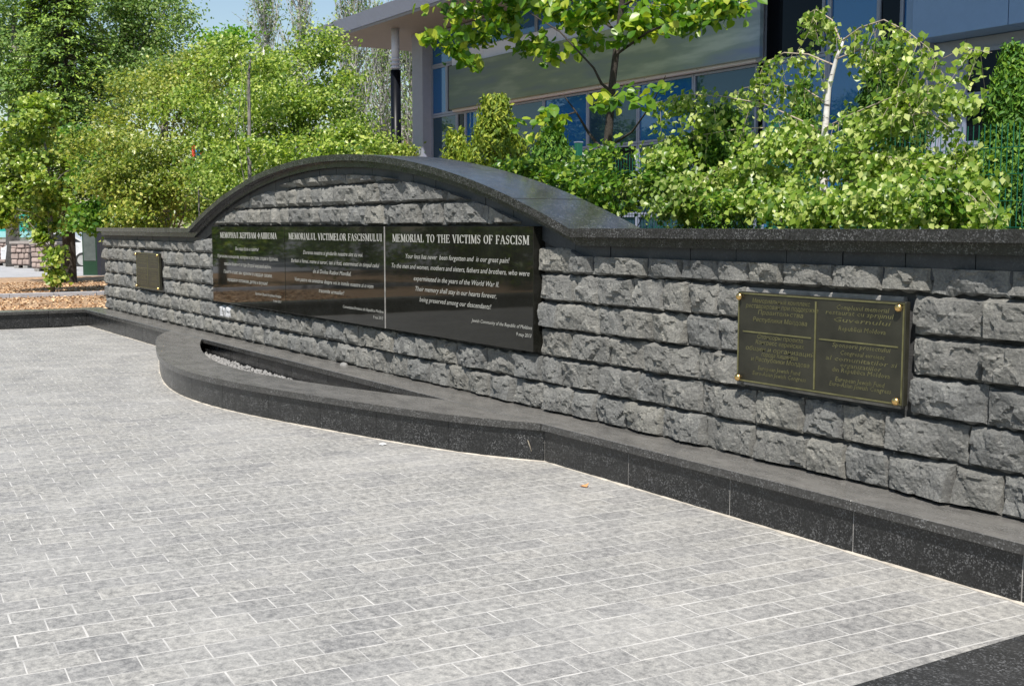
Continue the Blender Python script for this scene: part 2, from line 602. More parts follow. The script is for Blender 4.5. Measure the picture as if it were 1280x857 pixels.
PU, PV = 0.1635, 0.2695
pav = []
for k in range(-16, 115):
    u0 = 4.58+PU*k
    for j in range(-40, 40):
        v0 = 0.555+PV*j+(PV/2 if k % 2 else 0)
        cu, cv = u0+PU/2, v0+PV/2
        x, y = UA*cu+VA*cv
        if XL-0.02 < x < XR+0.15 and -8.8 < y < 4.9:
            pav.append((x, y))
EYE2 = np.array([0, 0])


def on_screen(x, y):
    d = np.array([x, y, 0])-EYEP
    zc = d@FW
    if zc <= 0:
        return False, 0
    px, py = CX+F*(d@RT)/zc, CY-F*(d@UP)/zc
    return (-30 < px < 1310 and py < 880), zc


near, far = [], []
for p in pav:
    vis, zc = on_screen(*p)
    (near if vis and p[1] < 4.8 else far).append((zc, p))
near.sort()
far += near[300:]
near = near[:300]


def paver_geo(mb_, x, y, z, ax=UA, ay=VA, tilt=(0, 0), gap=0.0032):
    hu, hv, bv = PU/2-gap*1.6, PV/2-gap, 0.0009
    vs = []
    for s, z_ in ((1, -0.03), (1, -bv), (0, 0)):
        for su, sv in ((-1, -1), (1, -1), (1, 1), (-1, 1)):
            a = su*(hu-(0 if s else bv)); b2 = sv*(hv-(0 if s else bv))
            q = ax*a+ay*b2
            vs.append((x+q[0], y+q[1], z+z_+su*tilt[0]+sv*tilt[1]))
    fs = [(8, 11, 10, 9)]
    for l in (0, 1):
        for j in range(4):
            kk = (j+1) % 4
            fs.append((l*4+j, l*4+4+j, l*4+4+kk, l*4+kk))
    mb_.add(vs, fs)


variants = []
for i in range(14):
    q = MB()
    ja = random.gauss(0, 0.006)
    paver_geo(q, 0, 0, 0, UA*math.cos(ja)+VA*math.sin(ja), VA*math.cos(ja)-UA*math.sin(ja), tilt=(random.uniform(-.0002, .0002), random.uniform(-.0003, .0003)), gap=random.uniform(0.0014, 0.0044))
    me = q.mesh('paver', M['paver'])
    variants.append(me)
for zc, (x, y) in near:
    link('paver', random.choice(variants), pavement, (x+random.uniform(-.001, .001), y+random.uniform(-.001, .001), random.uniform(-0.0004, 0.0004)))
q = MB()
for zc, (x, y) in far:
    ja = random.gauss(0, 0.006)
    paver_geo(q, x, y, random.uniform(-0.0004, 0.0004), UA*math.cos(ja)+VA*math.sin(ja), VA*math.cos(ja)-UA*math.sin(ja), gap=random.uniform(0.0014, 0.0044))
q.build('paver', M['paver_far'], pavement, kind='stuff')

# ================================================================== MEMORIAL WALL
ARC_C, ARC_H, SAG = -11.54, 4.50, 0.745
ARC_R = (ARC_H**2+SAG**2)/(2*SAG)
ZC = 1.69                                  # flat cap top


def cap_top(x):
    dx = abs(x-ARC_C)
    if dx >= ARC_H:
        return ZC
    return max(ZC, ZC+SAG-(ARC_R-math.sqrt(ARC_R**2-dx*dx)))


CT = 0.062
YW = 5.12                                   # face of the wall core
WX0, WX1 = -21.2, -1.6
wall = thing('memorial_wall', 'long grey rock-faced stone memorial wall with dark granite cap and arched centre', 'wall', (ARC_C, 5.35, 0))
WL = Vector(wall.location)


def wpart(mb_, name, mat, **tags):
    mb_.v = [(x-WL.x, y-WL.y, z-WL.z) for x, y, z in mb_.v]
    return mb_.build(name, mat, wall, **tags)


xs = sorted(set([WX0, WX1, ARC_C-ARC_H, ARC_C+ARC_H]+list(np.linspace(ARC_C-ARC_H, ARC_C+ARC_H, 49))))
mb = MB()
vs, fs = [], []
for x in xs:
    zt = cap_top(x)-CT-0.004
    vs += [(x, YW, 0), (x, YW, zt), (x, 5.56, zt), (x, 5.56, 0)]
for i in range(len(xs)-1):
    a, b_ = i*4, i*4+4
    for j in range(4):
        k = (j+1) % 4
        fs.append((a+j, b_+j, b_+k, a+k))
fs += [(0, 1, 2, 3), tuple(len(vs)-1-i for i in range(4))]
mb.add(vs, fs)
wpart(mb, 'wall_core', M['core'])


def strip(x0, x1, y0, y1, ztop, zbot, n):
    """slab following the cap profile between two x"""
    q = MB()
    X = np.linspace(x0, x1, n+1)
    V_ = []
    for x in X:
        V_ += [(x, y0, zbot(x)), (x, y0, ztop(x)), (x, y1, ztop(x)), (x, y1, zbot(x))]
    Fc = []
    for i in range(n):
        a, b2 = i*4, i*4+4
        for j in range(4):
            k = (j+1) % 4
            Fc.append((a+j, b2+j, b2+k, a+k))
    Fc += [(0, 1, 2, 3), tuple(len(V_)-1-i for i in range(4))]
    q.add(V_, Fc)
    return q


# cap slabs
edges = list(np.linspace(WX0, ARC_C-ARC_H, 6))+list(np.linspace(ARC_C-ARC_H, ARC_C+ARC_H, 13))[1:]+list(np.linspace(ARC_C+ARC_H, WX1, 6))[1:]
for i, (a, b_) in enumerate(zip(edges, edges[1:])):
    dz = random.uniform(-0.0015, 0.0015)
    q = strip(a+0.0015, b_-0.0015, 4.965+random.uniform(-.002, .002), 5.63, lambda x: cap_top(x)+dz, lambda x: cap_top(x)-CT+dz, 6)
    wpart(q, 'cap_slab', M['granite_cap'])
# moulding under the cap
for i, (a, b_) in enumerate(zip(edges, edges[1:])):
    q = strip(a+0.001, b_-0.001, 5.045, YW, lambda x: cap_top(x)-CT-0.002, lambda x: cap_top(x)-CT-0.062, 6)
    wpart(q, 'moulding', M['granite'])
# slate cladding band
nn = int((WX1-WX0)/0.42)
ce = np.linspace(WX0, WX1, nn+1)
for a, b_ in zip(ce, ce[1:]):
    y0 = 5.092+random.uniform(-.003, .003)
    q = strip(a+0.003, b_-0.003, y0, YW+0.01, lambda x: cap_top(x)-CT-0.064, lambda x: cap_top(x)-CT-0.20, 3)
    wpart(q, 'cladding_panel', M['cladding'])

PLX0, PLX1 = -15.18, -7.58
PLZ0, PLZ1 = 0.742, 1.708
BRZ = [(-18.92, -17.66), (-5.335, -4.085)]
BZ0, BZ1 = 0.765, 1.313


def rock(x0, x1, z0, z1, lim, near_):
    nx = max(4, int((x1-x0)/(0.0135 if near_ else 0.03)))
    nz_ = max(4, int((z1-z0)/(0.0135 if near_ else 0.03)))
    seed = Vector((random.uniform(0, 99), random.uniform(0, 99), random.uniform(0, 99)))
    D = random.uniform(0.054, 0.084)
    pl = [(random.uniform(-.26, .26), random.uniform(-.26, .26), random.uniform(0, 0.014)) for _ in range(5)]
    wx, wz = x1-x0, z1-z0
    cells = [(random.uniform(x0, x1), random.uniform(z0, z1), random.uniform(-.008, .007), random.uniform(-.24, .24), random.uniform(-.28, .18)) for _ in range(max(4, int(wx*wz/0.0045)))]
    cxx, czz = (x0+x1)/2, (z0+z1)/2
    q = MB()
    idx = {}
    V_ = []
    for j in range(nz_+1):
        for i in range(nx+1):
            u, w_ = i/nx, j/nz_
            x, z = x0+wx*u, z0+wz*w_
            ed = min(u*wx, (1-u)*wx, w_*wz, (1-w_)*wz)
            d = D
            for a, b2, c in pl:
                d = min(d, D-c+a*(x-cxx)+b2*(z-czz)+0.014)
            wx_ = x+0.02*noise.noise(Vector((x*22, z*22, 3))+seed)
            wz_ = z+0.02*noise.noise(Vector((x*22, z*22, 9))+seed)
            ce_ = min(cells, key=lambda q_: (wx_-q_[0])**2+(wz_-q_[1])**2*1.3)
            d += ce_[2]+ce_[3]*(x-ce_[0])+ce_[4]*(z-ce_[1])
            n2 = noise.noise(Vector((x*40, z*34, 3))+seed)
            n3 = noise.noise(Vector((x*75, z*75, 7))+seed)
            d += -0.008*abs(n2)+0.004*n3
            k = min(1.0, ed/0.011)
            if w_ < 0.5:
                k = min(k, 1.0)
            rimd = 0.008+0.03*abs(noise.noise(Vector((x*14, z*14, 11))+seed))
            d = max(0.004, rimd*(1-k)+max(d, 0.018)*k)
            if ed <= 0:
                x += 0.008*noise.noise(Vector((x*20, z*20, 20))+seed)*(1 if i in (0, nx) else 0)
                z += 0.016*noise.noise(Vector((x*18, z*18, 30))+seed)*(1 if j in (0, nz_) else 0)
            z = min(z, lim(x)-0.004)
            V_.append((x, YW-0.012-d, z))
    Fc = []
    W = nx+1
    for j in range(nz_):
        for i in range(nx):
            a = j*W+i
            if (i+j) % 2:
                Fc += [(a, a+1, a+W+1), (a, a+W+1, a+W)]
            else:
                Fc += [(a, a+1, a+W), (a+1, a+W+1, a+W)]
    ring = [i for i in range(nx+1)]+[j*W+nx for j in range(1, nz_+1)]+[nz_*W+i for i in range(nx-1, -1, -1)]+[j*W for j in range(nz_-1, 0, -1)]
    o = len(V_)
    for r in ring:
        V_.append((V_[r][0], YW+0.01, V_[r][2]))
    for k in range(len(ring)):
        k2 = (k+1) % len(ring)
        Fc.append((ring[k], o+k, o+k2, ring[k2]))
    q.add(V_, Fc)
    return q


def lim(x):
    return cap_top(x)-CT-0.135


nst = 0


def course(xa, xb, z0, z1):
    global nst
    x = xa
    while x < xb-0.02:
        L = random.uniform(0.26, 0.52)
        if xb-(x+L) < 0.18:
            L = xb-x
            if L > 0.55:
                L = L/2
        x2 = min(x+L, xb)
        if max(lim(x), lim(x2), lim((x+x2)/2)) > z0+0.035:
            g = random.uniform(0.002, 0.006)
            wpart(rock(x+g, x2-g, z0+0.006, z1-random.uniform(0.008, 0.018), lim, x > -11), 'stone', M['stone'])
            nst += 1
        x = x2


rowz = [0.293, 0.506, 0.719, 0.931, 1.143, 1.357, 1.56]
for r in range(6):
    z0, z1 = rowz[r], rowz[r+1]
    cuts = []
    if r >= 2:
        cuts.append((PLX0, PLX1))
    if 2 <= r <= 4:
        cuts += BRZ
    cuts.sort()
    x = WX0
    for a, b_ in cuts:
        course(x, a, z0, z1)
        x = b_
    course(x, -2.3, z0, z1)
course(PLX0-0.45, PLX1+0.4, 1.722, 1.925)
course(PLX0+0.3, PLX1-0.5, 1.93, 2.135)
course(PLX0+1.9, PLX1-2.0, 2.14, 2.30)
for a, b_ in BRZ:                          # pale mortar rim behind each bronze plaque
    q = MB(); q.box(a-0.012, b_-0.07, 5.088, YW+0.004, BZ0-0.028, BZ1+0.022, 0.004)
    wpart(q, 'mortar_bed', M['mortar'])

# ------------------------------------------------------------------ lettering
GL = {}


def _st():
    T, t1 = 0.15, 0.06
    def stem(x, y0=0, y1=1, w=T, sb=True, stp=True):
        r = [('l', x, y0, x, y1, w)]
        if sb: r.append(('s', x, y0+0.02, 0.15 if w > .1 else .12))
        if stp: r.append(('s', x, y1-0.02, 0.15 if w > .1 else .12))
        return r
    def diag(x0, y0, x1, y1, w): return [('l', x0, y0, x1, y1, w)]
    GL['I'] = (0.36, stem(.18))
    GL['M'] = (1.0, stem(.15, w=t1)+diag(.17, 1, .5, .08, T)+diag(.5, .05, .83, 1, t1)+stem(.85))
    GL['E'] = (.72, stem(.16)+[('l', .1, .97, .62, .97, .06), ('l', .1, .03, .66, .03, .06), ('l', .2, .52, .5, .52, .06), ('l', .63, .97, .63, .78, .05), ('l', .66, .03, .66, .25, .05), ('l', .5, .4, .5, .64, .04)])
    GL['F'] = (.66, stem(.16)+[('l', .1, .97, .6, .97, .06), ('l', .2, .5, .48, .5, .06), ('l', .61, .97, .61, .76, .05), ('l', .48, .38, .48, .62, .04)])
    GL['L'] = (.68, stem(.16)+[('l', .1, .03, .62, .03, .06), ('l', .62, .03, .62, .27, .05)])
    GL['T'] = (.72, stem(.36, stp=False)+[('l', .04, .97, .68, .97, .06), ('l', .05, .97, .05, .76, .05), ('l', .67, .97, .67, .76, .05)])
    GL['H'] = (.86, stem(.18)+stem(.68)+[('l', .2, .5, .68, .5, .06)])
    GL['O'] = (.84, [('e', .42, .5, .38, .51, 0, 360, .15, .05)])
    GL['C'] = (.78, [('e', .42, .5, .37, .51, 40, 320, .15, .05), ('l', .7, .98, .7, .72, .05), ('l', .7, .03, .7, .25, .04)])
    GL['D'] = (.84, stem(.16)+[('e', .34, .5, .42, .5, -90, 90, .15, .06), ('l', .1, .97, .36, .97, .06), ('l', .1, .03, .36, .03, .06)])
    bowl = [('e', .36, .74, .26, .26, -90, 90, .14, .06), ('l', .16, .97, .38, .97, .06), ('l', .16, .5, .38, .5, .06)]
    GL['P'] = (.66, stem(.16)+bowl)
    GL['R'] = (.78, stem(.16)+bowl+diag(.38, .5, .66, .02, T)+[('s', .68, .02, .09)])
    GL['B'] = (.72, stem(.16)+bowl+[('e', .38, .26, .29, .26, -90, 90, .14, .06), ('l', .1, .03, .4, .03, .06)])
    GL['A'] = (.82, diag(.1, 0, .4, 1, t1)+diag(.38, 1, .7, 0, T)+[('l', .2, .36, .58, .36, .05), ('s', .1, .02, .11), ('s', .71, .02, .14)])
    GL['V'] = (.8, diag(.12, 1, .42, 0, T)+diag(.42, 0, .7, 1, t1)+[('s', .12, .98, .14), ('s', .7, .98, .11)])
    GL['U'] = (.82, stem(.18, .3, 1, sb=False)+stem(.66, .3, 1, w=t1, sb=False)+[('e', .42, .32, .27, .32, 180, 360, .12, .08)])
    GL['S'] = (.62, [('e', .31, .74, .23, .26, 30, 250, .10, .06), ('l', .2, .62, .45, .4, .15), ('e', .31, .27, .24, .27, -150, 70, .10, .06), ('l', .53, .96, .53, .72, .04), ('l', .08, .04, .08, .3, .04)])
    GL['И'] = (.86, stem(.17)+stem(.69)+diag(.2, .08, .66, .92, t1))
    GL['Л'] = (.84, stem(.66)+[('l', .26, .97, .68, .97, .06), ('l', .28, 1, .2, .12, .06), ('l', .2, .12, .08, .04, .07)])
    GL['Ш'] = (1.1, stem(.16)+stem(.54)+stem(.92)+[('l', .1, .03, 1.0, .03, .06)])
    GL['Ж'] = (1.1, stem(.55)+diag(.1, .02, .5, .5, .10)+diag(.1, .98, .5, .5, .06)+diag(1.0, .02, .6, .5, .10)+diag(1.0, .98, .6, .5, .06)+[('s', .12, .02, .1), ('s', .98, .02, .1)])
    GL['Ф'] = (.94, stem(.46)+[('e', .46, .52, .40, .30, 0, 360, .12, .05)])
    GL['З'] = (.62, [('e', .3, .74, .24, .25, -90, 150, .12, .06), ('e', .3, .26, .26, .26, -150, 90, .12, .06)])
    for c, l in (('М', 'M'), ('Е', 'E'), ('О', 'O'), ('Р', 'P'), ('А', 'A'), ('Т', 'T'), ('В', 'B')):
        GL[c] = GL[l]


_st()


def serif_text(body):
    """polygons of a serif capital line in the unit square: list of 2-D rings, and the total width"""
    polys = []
    x = 0.0
    for ch in body:
        if ch == ' ':
            x += 0.42
            continue
        wd, parts = GL[ch]
        for p in parts:
            if p[0] == 'l':
                _, xa, ya, xb, yb, w_ = p
                dx, dy = xb-xa, yb-ya
                L = math.hypot(dx, dy) or 1
                if abs(dy) < 1e-6:
                    polys.append([(x+min(xa, xb), ya-w_/2), (x+max(xa, xb), ya-w_/2), (x+max(xa, xb), ya+w_/2), (x+min(xa, xb), ya+w_/2)])
                else:                       # cut horizontally, so diagonals end flush
                    h = w_/2*(L/abs(dy)) if abs(dx) > 1e-6 else w_/2
                    h = min(h, w_*0.9)
                    polys.append([(x+xa-h, ya), (x+xa+h, ya), (x+xb+h, yb), (x+xb-h, yb)])
            elif p[0] == 's':
                _, xa, ya, hw = p
                polys.append([(x+xa-hw, ya-.025), (x+xa+hw, ya-.025), (x+xa+hw, ya+.025), (x+xa-hw, ya+.025)])
            else:
                _, ex, ey, rx, ry, a0, a1, wx_, wy_ = p
                n_ = 14
                for k in range(n_):
                    q0, q1 = (math.radians(a0+(a1-a0)*(k+s)/n_) for s in (0, 1))
                    polys.append([(x+ex+(rx-wx_)*math.cos(q0), ey+(ry-wy_)*math.sin(q0)), (x+ex+rx*math.cos(q0), ey+ry*math.sin(q0)),
                                  (x+ex+rx*math.cos(q1), ey+ry*math.sin(q1)), (x+ex+(rx-wx_)*math.cos(q1), ey+(ry-wy_)*math.sin(q1))])
        x += wd+0.06
    return polys, x-0.06


def add_serif(mb_, body, xa, xb, zb, h, Y, th=0.0015):
    polys, W = serif_text(body)
    k = (xb-xa)/W
    dy = 0
    for i, p in enumerate(polys):
        dy = (i % 5)*0.00006                # keeps overlapping strokes off one plane
        pts = [(xa+px_*k, Y-th-dy, zb+pz*h) for px_, pz in p]
        bk = [(a, Y, c) for a, _, c in pts]
        mb_.add(pts+bk, [(0, 1, 2, 3), (0, 4, 5, 1), (1, 5, 6, 2), (2, 6, 7, 3), (3, 7, 4, 0)])


def font_text(body, xa, xb, za, zb, Y, capz, th=0.0012, shear=0.3, res=2):
    cu = bpy.data.curves.new('lettering', 'FONT')
    cu.body = body
    cu.shear = shear
    cu.resolution_u = res
    cu.extrude = 0
    o = bpy.data.objects.new('tmp', cu)
    COL.objects.link(o)
    dg = bpy.context.evaluated_depsgraph_get()
    me = bpy.data.meshes.new_from_object(o.evaluated_get(dg))
    bpy.data.objects.remove(o)
    bpy.data.curves.remove(cu)
    n_ = len(me.vertices)
    co = np.zeros(n_*3); me.vertices.foreach_get('co', co); co = co.reshape(-1, 3)
    x0, x1 = co[:, 0].min(), co[:, 0].max()
    u = (co[:, 0]-x0)/(x1-x0)
    V_ = np.stack([xa+(xb-xa)*u, np.full(n_, Y-th), za+(zb-za)*u+co[:, 1]*capz/0.73], 1)
    fs_ = [tuple(p.vertices) for p in me.polygons]
    bpy.data.meshes.remove(me)
    return V_.tolist(), fs_


YP = 5.010
SIGNS = [
    ('black polished granite plaque with the Russian dedication, leftmost of the three large plaques', -15.18, -12.655,
     'МЕМОРИАЛ ЖЕРТВАМ ФАШИЗМА', ((275.2, 296), (345.9, 298)),
     [('Вы наша боль и память!', (294.3, 313.2), (323.6, 313.8)),
      ('Мужчинам и женщинам, матерям и сестрам, отцам и братьям,', (272, 321.4), (347.8, 326.5)),
      ('павшим безвинно в годы Второй мировой войны.', (280.2, 330.8), (339.2, 336.3)),
      ('Память о вас мы храним в сердце своем,', (279.7, 340.8), (340.2, 347)),
      ('передавая потомкам, детям и внукам!', (284.2, 350.6), (334.9, 356.8)),
      ('Еврейская Община Республики Молдова', (319.3, 368.2), (351.6, 372.3)),
      ('9 мая 2013', (341.8, 377.2), (351.6, 378.8))]),
    ('black polished granite plaque with the Romanian dedication, middle of the three large plaques', -12.645, -10.135,
     'MEMORIALUL VICTIMELOR FASCISMULUI', ((360.8, 297.4), (477.4, 301.1)),
     [('Durerea noastra si gindurile noastre sint cu voi.', (379, 317.4), (453.6, 321.1)),
      ('Barbati si femei, mame si surori, tati si frati, exterminati in timpul celui', (364, 327), (474.2, 335)),
      ('de al Doilea Razboi Mondial.', (391.4, 341.2), (438.9, 344.6)),
      ('Vom pastra vie amintirea despre voi in inimile noastre si o vom', (368.7, 350.5), (466.8, 360.6)),
      ('transmite urmasilor!', (398.8, 365.3), (430.4, 368.5)),
      ('Comunitatea Evreiasca din Republica Moldova', (428.8, 384.3), (479.5, 391.7)),
      ('9 mai 2013', (466.8, 398), (479, 399.3))]),
    ('black polished granite plaque headed MEMORIAL TO THE VICTIMS OF FASCISM in English', -10.122, -7.58,
     'MEMORIAL TO THE VICTIMS OF FASCISM', ((490.5, 300.7), (661.5, 305)),
     [('Your loss has never  been forgotten and  is our great pain!', (507.3, 322.6), (637, 328.7)),
      ('To the men and women, mothers and sisters, fathers and brothers, who were', (489.8, 333.9), (662, 345.5)),
      ('experminated in the years of the World War II.', (517.4, 350.7), (623.7, 358.4)),
      ('Their memory shall stay in our hearts forever,', (519.5, 363.2), (620.6, 373.1)),
      ('being preserved among our descendants!', (524.6, 376.8), (614.2, 386.4)),
      ('Jewish Community of the Republic of Moldova', (589.4, 402.8), (665, 411.2)),
      ('9 may 2013', (645.5, 420), (664.4, 421.3))])]
for label, xa, xb, title, (ta, tb), lines in SIGNS:
    loc = ((xa+xb)/2, YP, PLZ0)
    root = thing('granite_plaque', label, 'plaque', (0, 0, 0), 'black granite dedication plaques')
    q = MB(); q.box(xa, xb, YP, YW+0.002, PLZ0, PLZ1, 0.003)
    q.build('slab', M['black'], root)
    q = MB()
    A, B = at(*ta, YP), at(*tb, YP)
    add_serif(q, title, A[0], B[0], 1.566, 0.070, YP)
    q.build('heading', M['engrave'], root, kind='stuff')
    for k, (body, pa, pb) in enumerate(lines):
        A, B = at(*pa, YP), at(*pb, YP)
        zm = (A[2]+B[2])/2
        vs, fs = font_text(body, A[0], B[0], zm, zm, YP, 0.044 if k < 5 else 0.030)
        q = MB(); q.add(vs, fs)
        q.build('text_line', M['engrave'], root, kind='stuff')
    rebase(root, loc)
q = MB(); q.box(-10.133, -10.124, 5.004, YW, PLZ0+0.002, PLZ1-0.002)
wpart(q, 'plaque_joint', M['mortar'])
q = MB(); q.box(-15.195, -15.1815, 5.02, YW, PLZ0+0.002, PLZ1-0.002)
wpart(q, 'plaque_joint', M['mortar'])

BL = [((925, 360), 12.19, [(190, 230, 1070, 290, 'Мемориальный комплекс'), (90, 310, 1195, 380, 'реставрирован при поддержке'), (275, 405, 965, 470, 'Правительства'), (200, 510, 1025, 590, 'Республики Молдова')]),
      ((925, 410), 10.71, [(235, 145, 845, 210, 'Спонсоры проекта'), (210, 220, 860, 290, 'Конгресс еврейских'), (80, 295, 1000, 400, 'общин и организаций'), (290, 380, 775, 450, 'города Кишинева'), (150, 440, 930, 540, 'и Республики Молдова'), (240, 570, 810, 640, 'European Jewish Fund'), (170, 630, 885, 730, 'Euro-Asian Jewish Congress')]),
      ((1020, 370), 10.67, [(275, 185, 980, 235, 'Complexul memorial'), (130, 250, 1040, 315, 'restaurat cu sprijinul'), (235, 355, 1005, 405, 'Guvernului'), (300, 470, 930, 520, 'Republicii Moldova')]),
      ((1020, 420), 9.525, [(195, 140, 890, 200, 'Sponsorii proiectului'), (290, 230, 820, 290, 'Congresul evreiesc'), (115, 290, 970, 380, 'al comunitatilor si'), (290, 380, 780, 430, 'organizatiilor'), (190, 430, 880, 510, 'din Republica Moldova'), (230, 550, 820, 615, 'European Jewish Fund'), (160, 600, 895, 690, 'Euro-Asian Jewish Congress')])]
YB = 5.020
txt = []
for (ox, oy), sc_, lines in BL:
    for xa, ya, xb, yb, body in lines:
        A, B = at(ox+xa/sc_, oy+ya/sc_, YB), at(ox+xb/sc_, oy+yb/sc_, YB)
        txt.append((body, A[0]+5.335, B[0]+5.335, (A[2]+B[2])/2+0.004))


def bronze_plaque(x0, label, first=True):
    W = 1.25
    root = thing('bronze_plaque', label, 'plaque', (0, 0, 0), 'bronze sponsor plaques')
    q = MB()
    q.box(x0, x0+W, YB, 5.058, BZ0, BZ1, 0.003)
    q.build('plate', M['bronze'], root)
    y0, y1 = YB-0.004, YB
    xm = x0+W*0.505
    zm = BZ0+0.565*(BZ1-BZ0)
    for nm_, *bb in (('border_bar', x0+0.006, x0+W-0.006, BZ1-0.014, BZ1-0.006), ('border_bar', x0+0.006, x0+W-0.006, BZ0+0.006, BZ0+0.014),
                     ('border_bar', x0+0.006, x0+0.014, BZ0+0.016, BZ1-0.016), ('border_bar', x0+W-0.014, x0+W-0.006, BZ0+0.016, BZ1-0.016),
                     ('divider_bar', xm-0.005, xm+0.005, BZ0+0.02, BZ1-0.03), ('divider_bar', x0+0.05, xm-0.03, zm-0.004, zm+0.004),
                     ('divider_bar', xm+0.03, x0+W-0.04, zm-0.004, zm+0.004)):
        q = MB(); q.box(bb[0], bb[1], y0, y1, bb[2], bb[3])
        q.build(nm_, M['bronze_raised'], root)
    for body, a, b2, z in txt:
        vs, fs = font_text(body, x0+a, x0+b2, z, z, YB, 0.027, 0.0015, 0.2, 1)
        q = MB(); q.add(vs, fs)
        q.build('text_line', M['bronze_raised'], root, kind='stuff')
    for bx in (x0+0.028, x0+W-0.032):
        for bz in (BZ0+0.026, BZ1-0.030):
            q = MB()
            q.tube([(bx, YB+0.004, bz), (bx, YB-0.020, bz)], [0.010, 0.010], 10)
            q.dome((bx, YB-0.018, bz), 0.023, (0, -1, 0), 14, 0.75)
            q.build('bolt', M['gold'], root, True)
    rebase(root, (x0+W/2, YB, BZ0))


bronze_plaque(-5.335, 'bronze plaque in four text fields with gold dome bolts, at the right of the wall')
bronze_plaque(-18.915, 'small-looking far bronze plaque near the left end of the wall')

# ================================================================== BENCH, BASIN, CURBS
ZB, ZT = 0.236, 0.290
bench = thing('granite_bench', 'long low black granite bench running along the foot of the wall', 'bench', (0, 0, 0))
sl_e = [-21.2, -19.9, -18.6, -17.35, -16.1, -14.9, -13.6, -12.3, -11.0, -9.7, -8.4, -7.05, -5.62, -4.15, -2.55]
for a, b_ in zip(sl_e, sl_e[1:]):
    q = MB(); q.box(a+0.0015, b_-0.0015, 4.722+random.uniform(-.001, .001), YW-0.006, ZB, ZT+random.uniform(-.0008, .0008), 0.003)
    q.build('seat_slab', M['granite_top'], bench)
fe = [-21.2+0.975*i for i in range(20)]
fe = [x for x in np.arange(-21.65, -2.3, 0.97)]
fe = [-21.2, -20.63, -19.66, -18.69, -17.72, -16.75, -15.78, -14.81, -13.84, -12.87, -11.9, -10.93, -9.96, -8.99, -8.02, -7.05, -6.066, -5.10, -4.165, -3.18, -2.44]
for a, b_ in zip(fe, fe[1:]):
    q = MB(); q.box(a+0.004, b_-0.004, YF, YF+0.03, 0.0, ZB-0.0015, 0.001)
    q.build('fascia_panel', M['granite'], bench)
q = MB(); q.box(-21.19, -2.45, YF+0.0035, YW-0.01, -0.02, ZB-0.004)
q.build('core', M['mortar'], bench)
rebase(bench, (-11.8, 4.9, 0))


def prof(pts):
    P_ = np.array(pts)
    def f(dx):
        return float(np.interp(abs(dx), P_[:, 0], P_[:, 1]))
    return f


def smoothprof(pts):
    P_ = np.array(pts)
    xs_ = np.concatenate([-P_[::-1, 0], P_[1:, 0]])
    ys_ = np.concatenate([P_[::-1, 1], P_[1:, 1]])
    co = np.polyfit(xs_, ys_, 6)
    return lambda dx: float(np.polyval(co, dx))


BC = -11.60
outer_f = smoothprof([(0, 3.535), (0.6, 3.57), (1.1, 3.66), (1.7, 3.80), (2.3, 3.93), (2.75, 4.03), (3.4, 4.22), (4.1, 4.52), (4.56, 4.757)])
inner_f = smoothprof([(0, 3.99), (0.4, 4.01), (1.0, 4.10), (1.6, 4.22), (2.0, 4.32), (2.5, 4.47), (3.2, 4.735), (3.5, 4.87)])
basin = thing('pebble_basin', 'crescent-shaped black granite basin of pale pebbles bulging out from the bench', 'planter', (0, 0, 0))


def fout(x, off=0.0):
    return min(outer_f(x-BC)-off, 4.719)


EN = 4.56
re_ = list(np.linspace(BC-EN, BC+EN, 10))
for a, b_ in zip(re_, re_[1:]):
    X = np.linspace(a+0.0012, b_-0.0012, 13)
    o_ = [(x, min(outer_f(x-BC)-0.038, 4.712)) for x in X]
    i_ = [(x, max(min(4.7195, inner_f(x-BC)), outer_f(x-BC)-0.04) if abs(x-BC) < 3.14 else 4.7195) for x in X[::-1]]
    q = MB(); q.prism(o_+i_, ZB, ZT-0.0006)
    q.build('rim_slab', M['granite_top'], basin)
fb = [-16.16, -15.3, -14.4, -13.6, -12.9, -12.2, -11.5, -10.75, -9.96, -9.23, -8.54, -7.79, -7.052]
for a, b_ in zip(fb, fb[1:]):
    X = np.linspace(a+0.002, b_-0.002, 9)
    o_ = [(x, min(outer_f(x-BC), YF-0.001)) for x in X]
    i_ = [(x, min(outer_f(x-BC)+0.03, YF+0.012)) for x in X[::-1]]
    q = MB(); q.prism(o_+i_, 0.0, ZB-0.0015)
    q.build('fascia_panel', M['granite'], basin)
X = np.linspace(BC-3.12, BC+3.12, 60)
q = MB()
q.prism([(x, inner_f(x-BC)-0.06) for x in X]+[(x, inner_f(x-BC)-0.03) for x in X[::-1]], 0.0, ZB-0.002)
q.build('inner_wall', M['granite'], basin)
q = MB()
X = np.linspace(BC-EN+0.1, BC+EN-0.1, 60)
q.prism([(x, min(outer_f(x-BC)+0.025, YF-0.003)) for x in X]+[(X[-1], YF-0.002), (X[0], YF-0.002)], 0.0, 0.06)
q.build('basin_floor', M['black_stone'], basin)
# pebbles
P_ = []
while len(P_) < 2600:
    x = random.uniform(BC-3.1, BC+3.1)
    y = random.uniform(3.95, 4.72)
    if y < inner_f(x-BC)-0.02:
        continue
    z = 0.085+0.06*max(0, 1-(y-inner_f(x-BC))/0.45)*(0.5+0.5*noise.noise(Vector((x*3, y*3, 0))))+random.uniform(-.01, .012)
    P_.append((x, y, z))
P_ = np.array(P_)
ico = np.array([(1, 0, 0), (-1, 0, 0), (0, 1, 0), (0, -1, 0), (0, 0, 1), (0, 0, -1)])
icf = [[0, 2, 4], [2, 1, 4], [1, 3, 4], [3, 0, 4], [2, 0, 5], [1, 2, 5], [3, 1, 5], [0, 3, 5]]
R_ = rng.uniform(0.016, 0.034, (len(P_), 1, 1))*np.array([1.2, 1, 0.75])
V_ = P_[:, None]+ico[None]*R_*rng.uniform(0.8, 1.2, (len(P_), 6, 1))
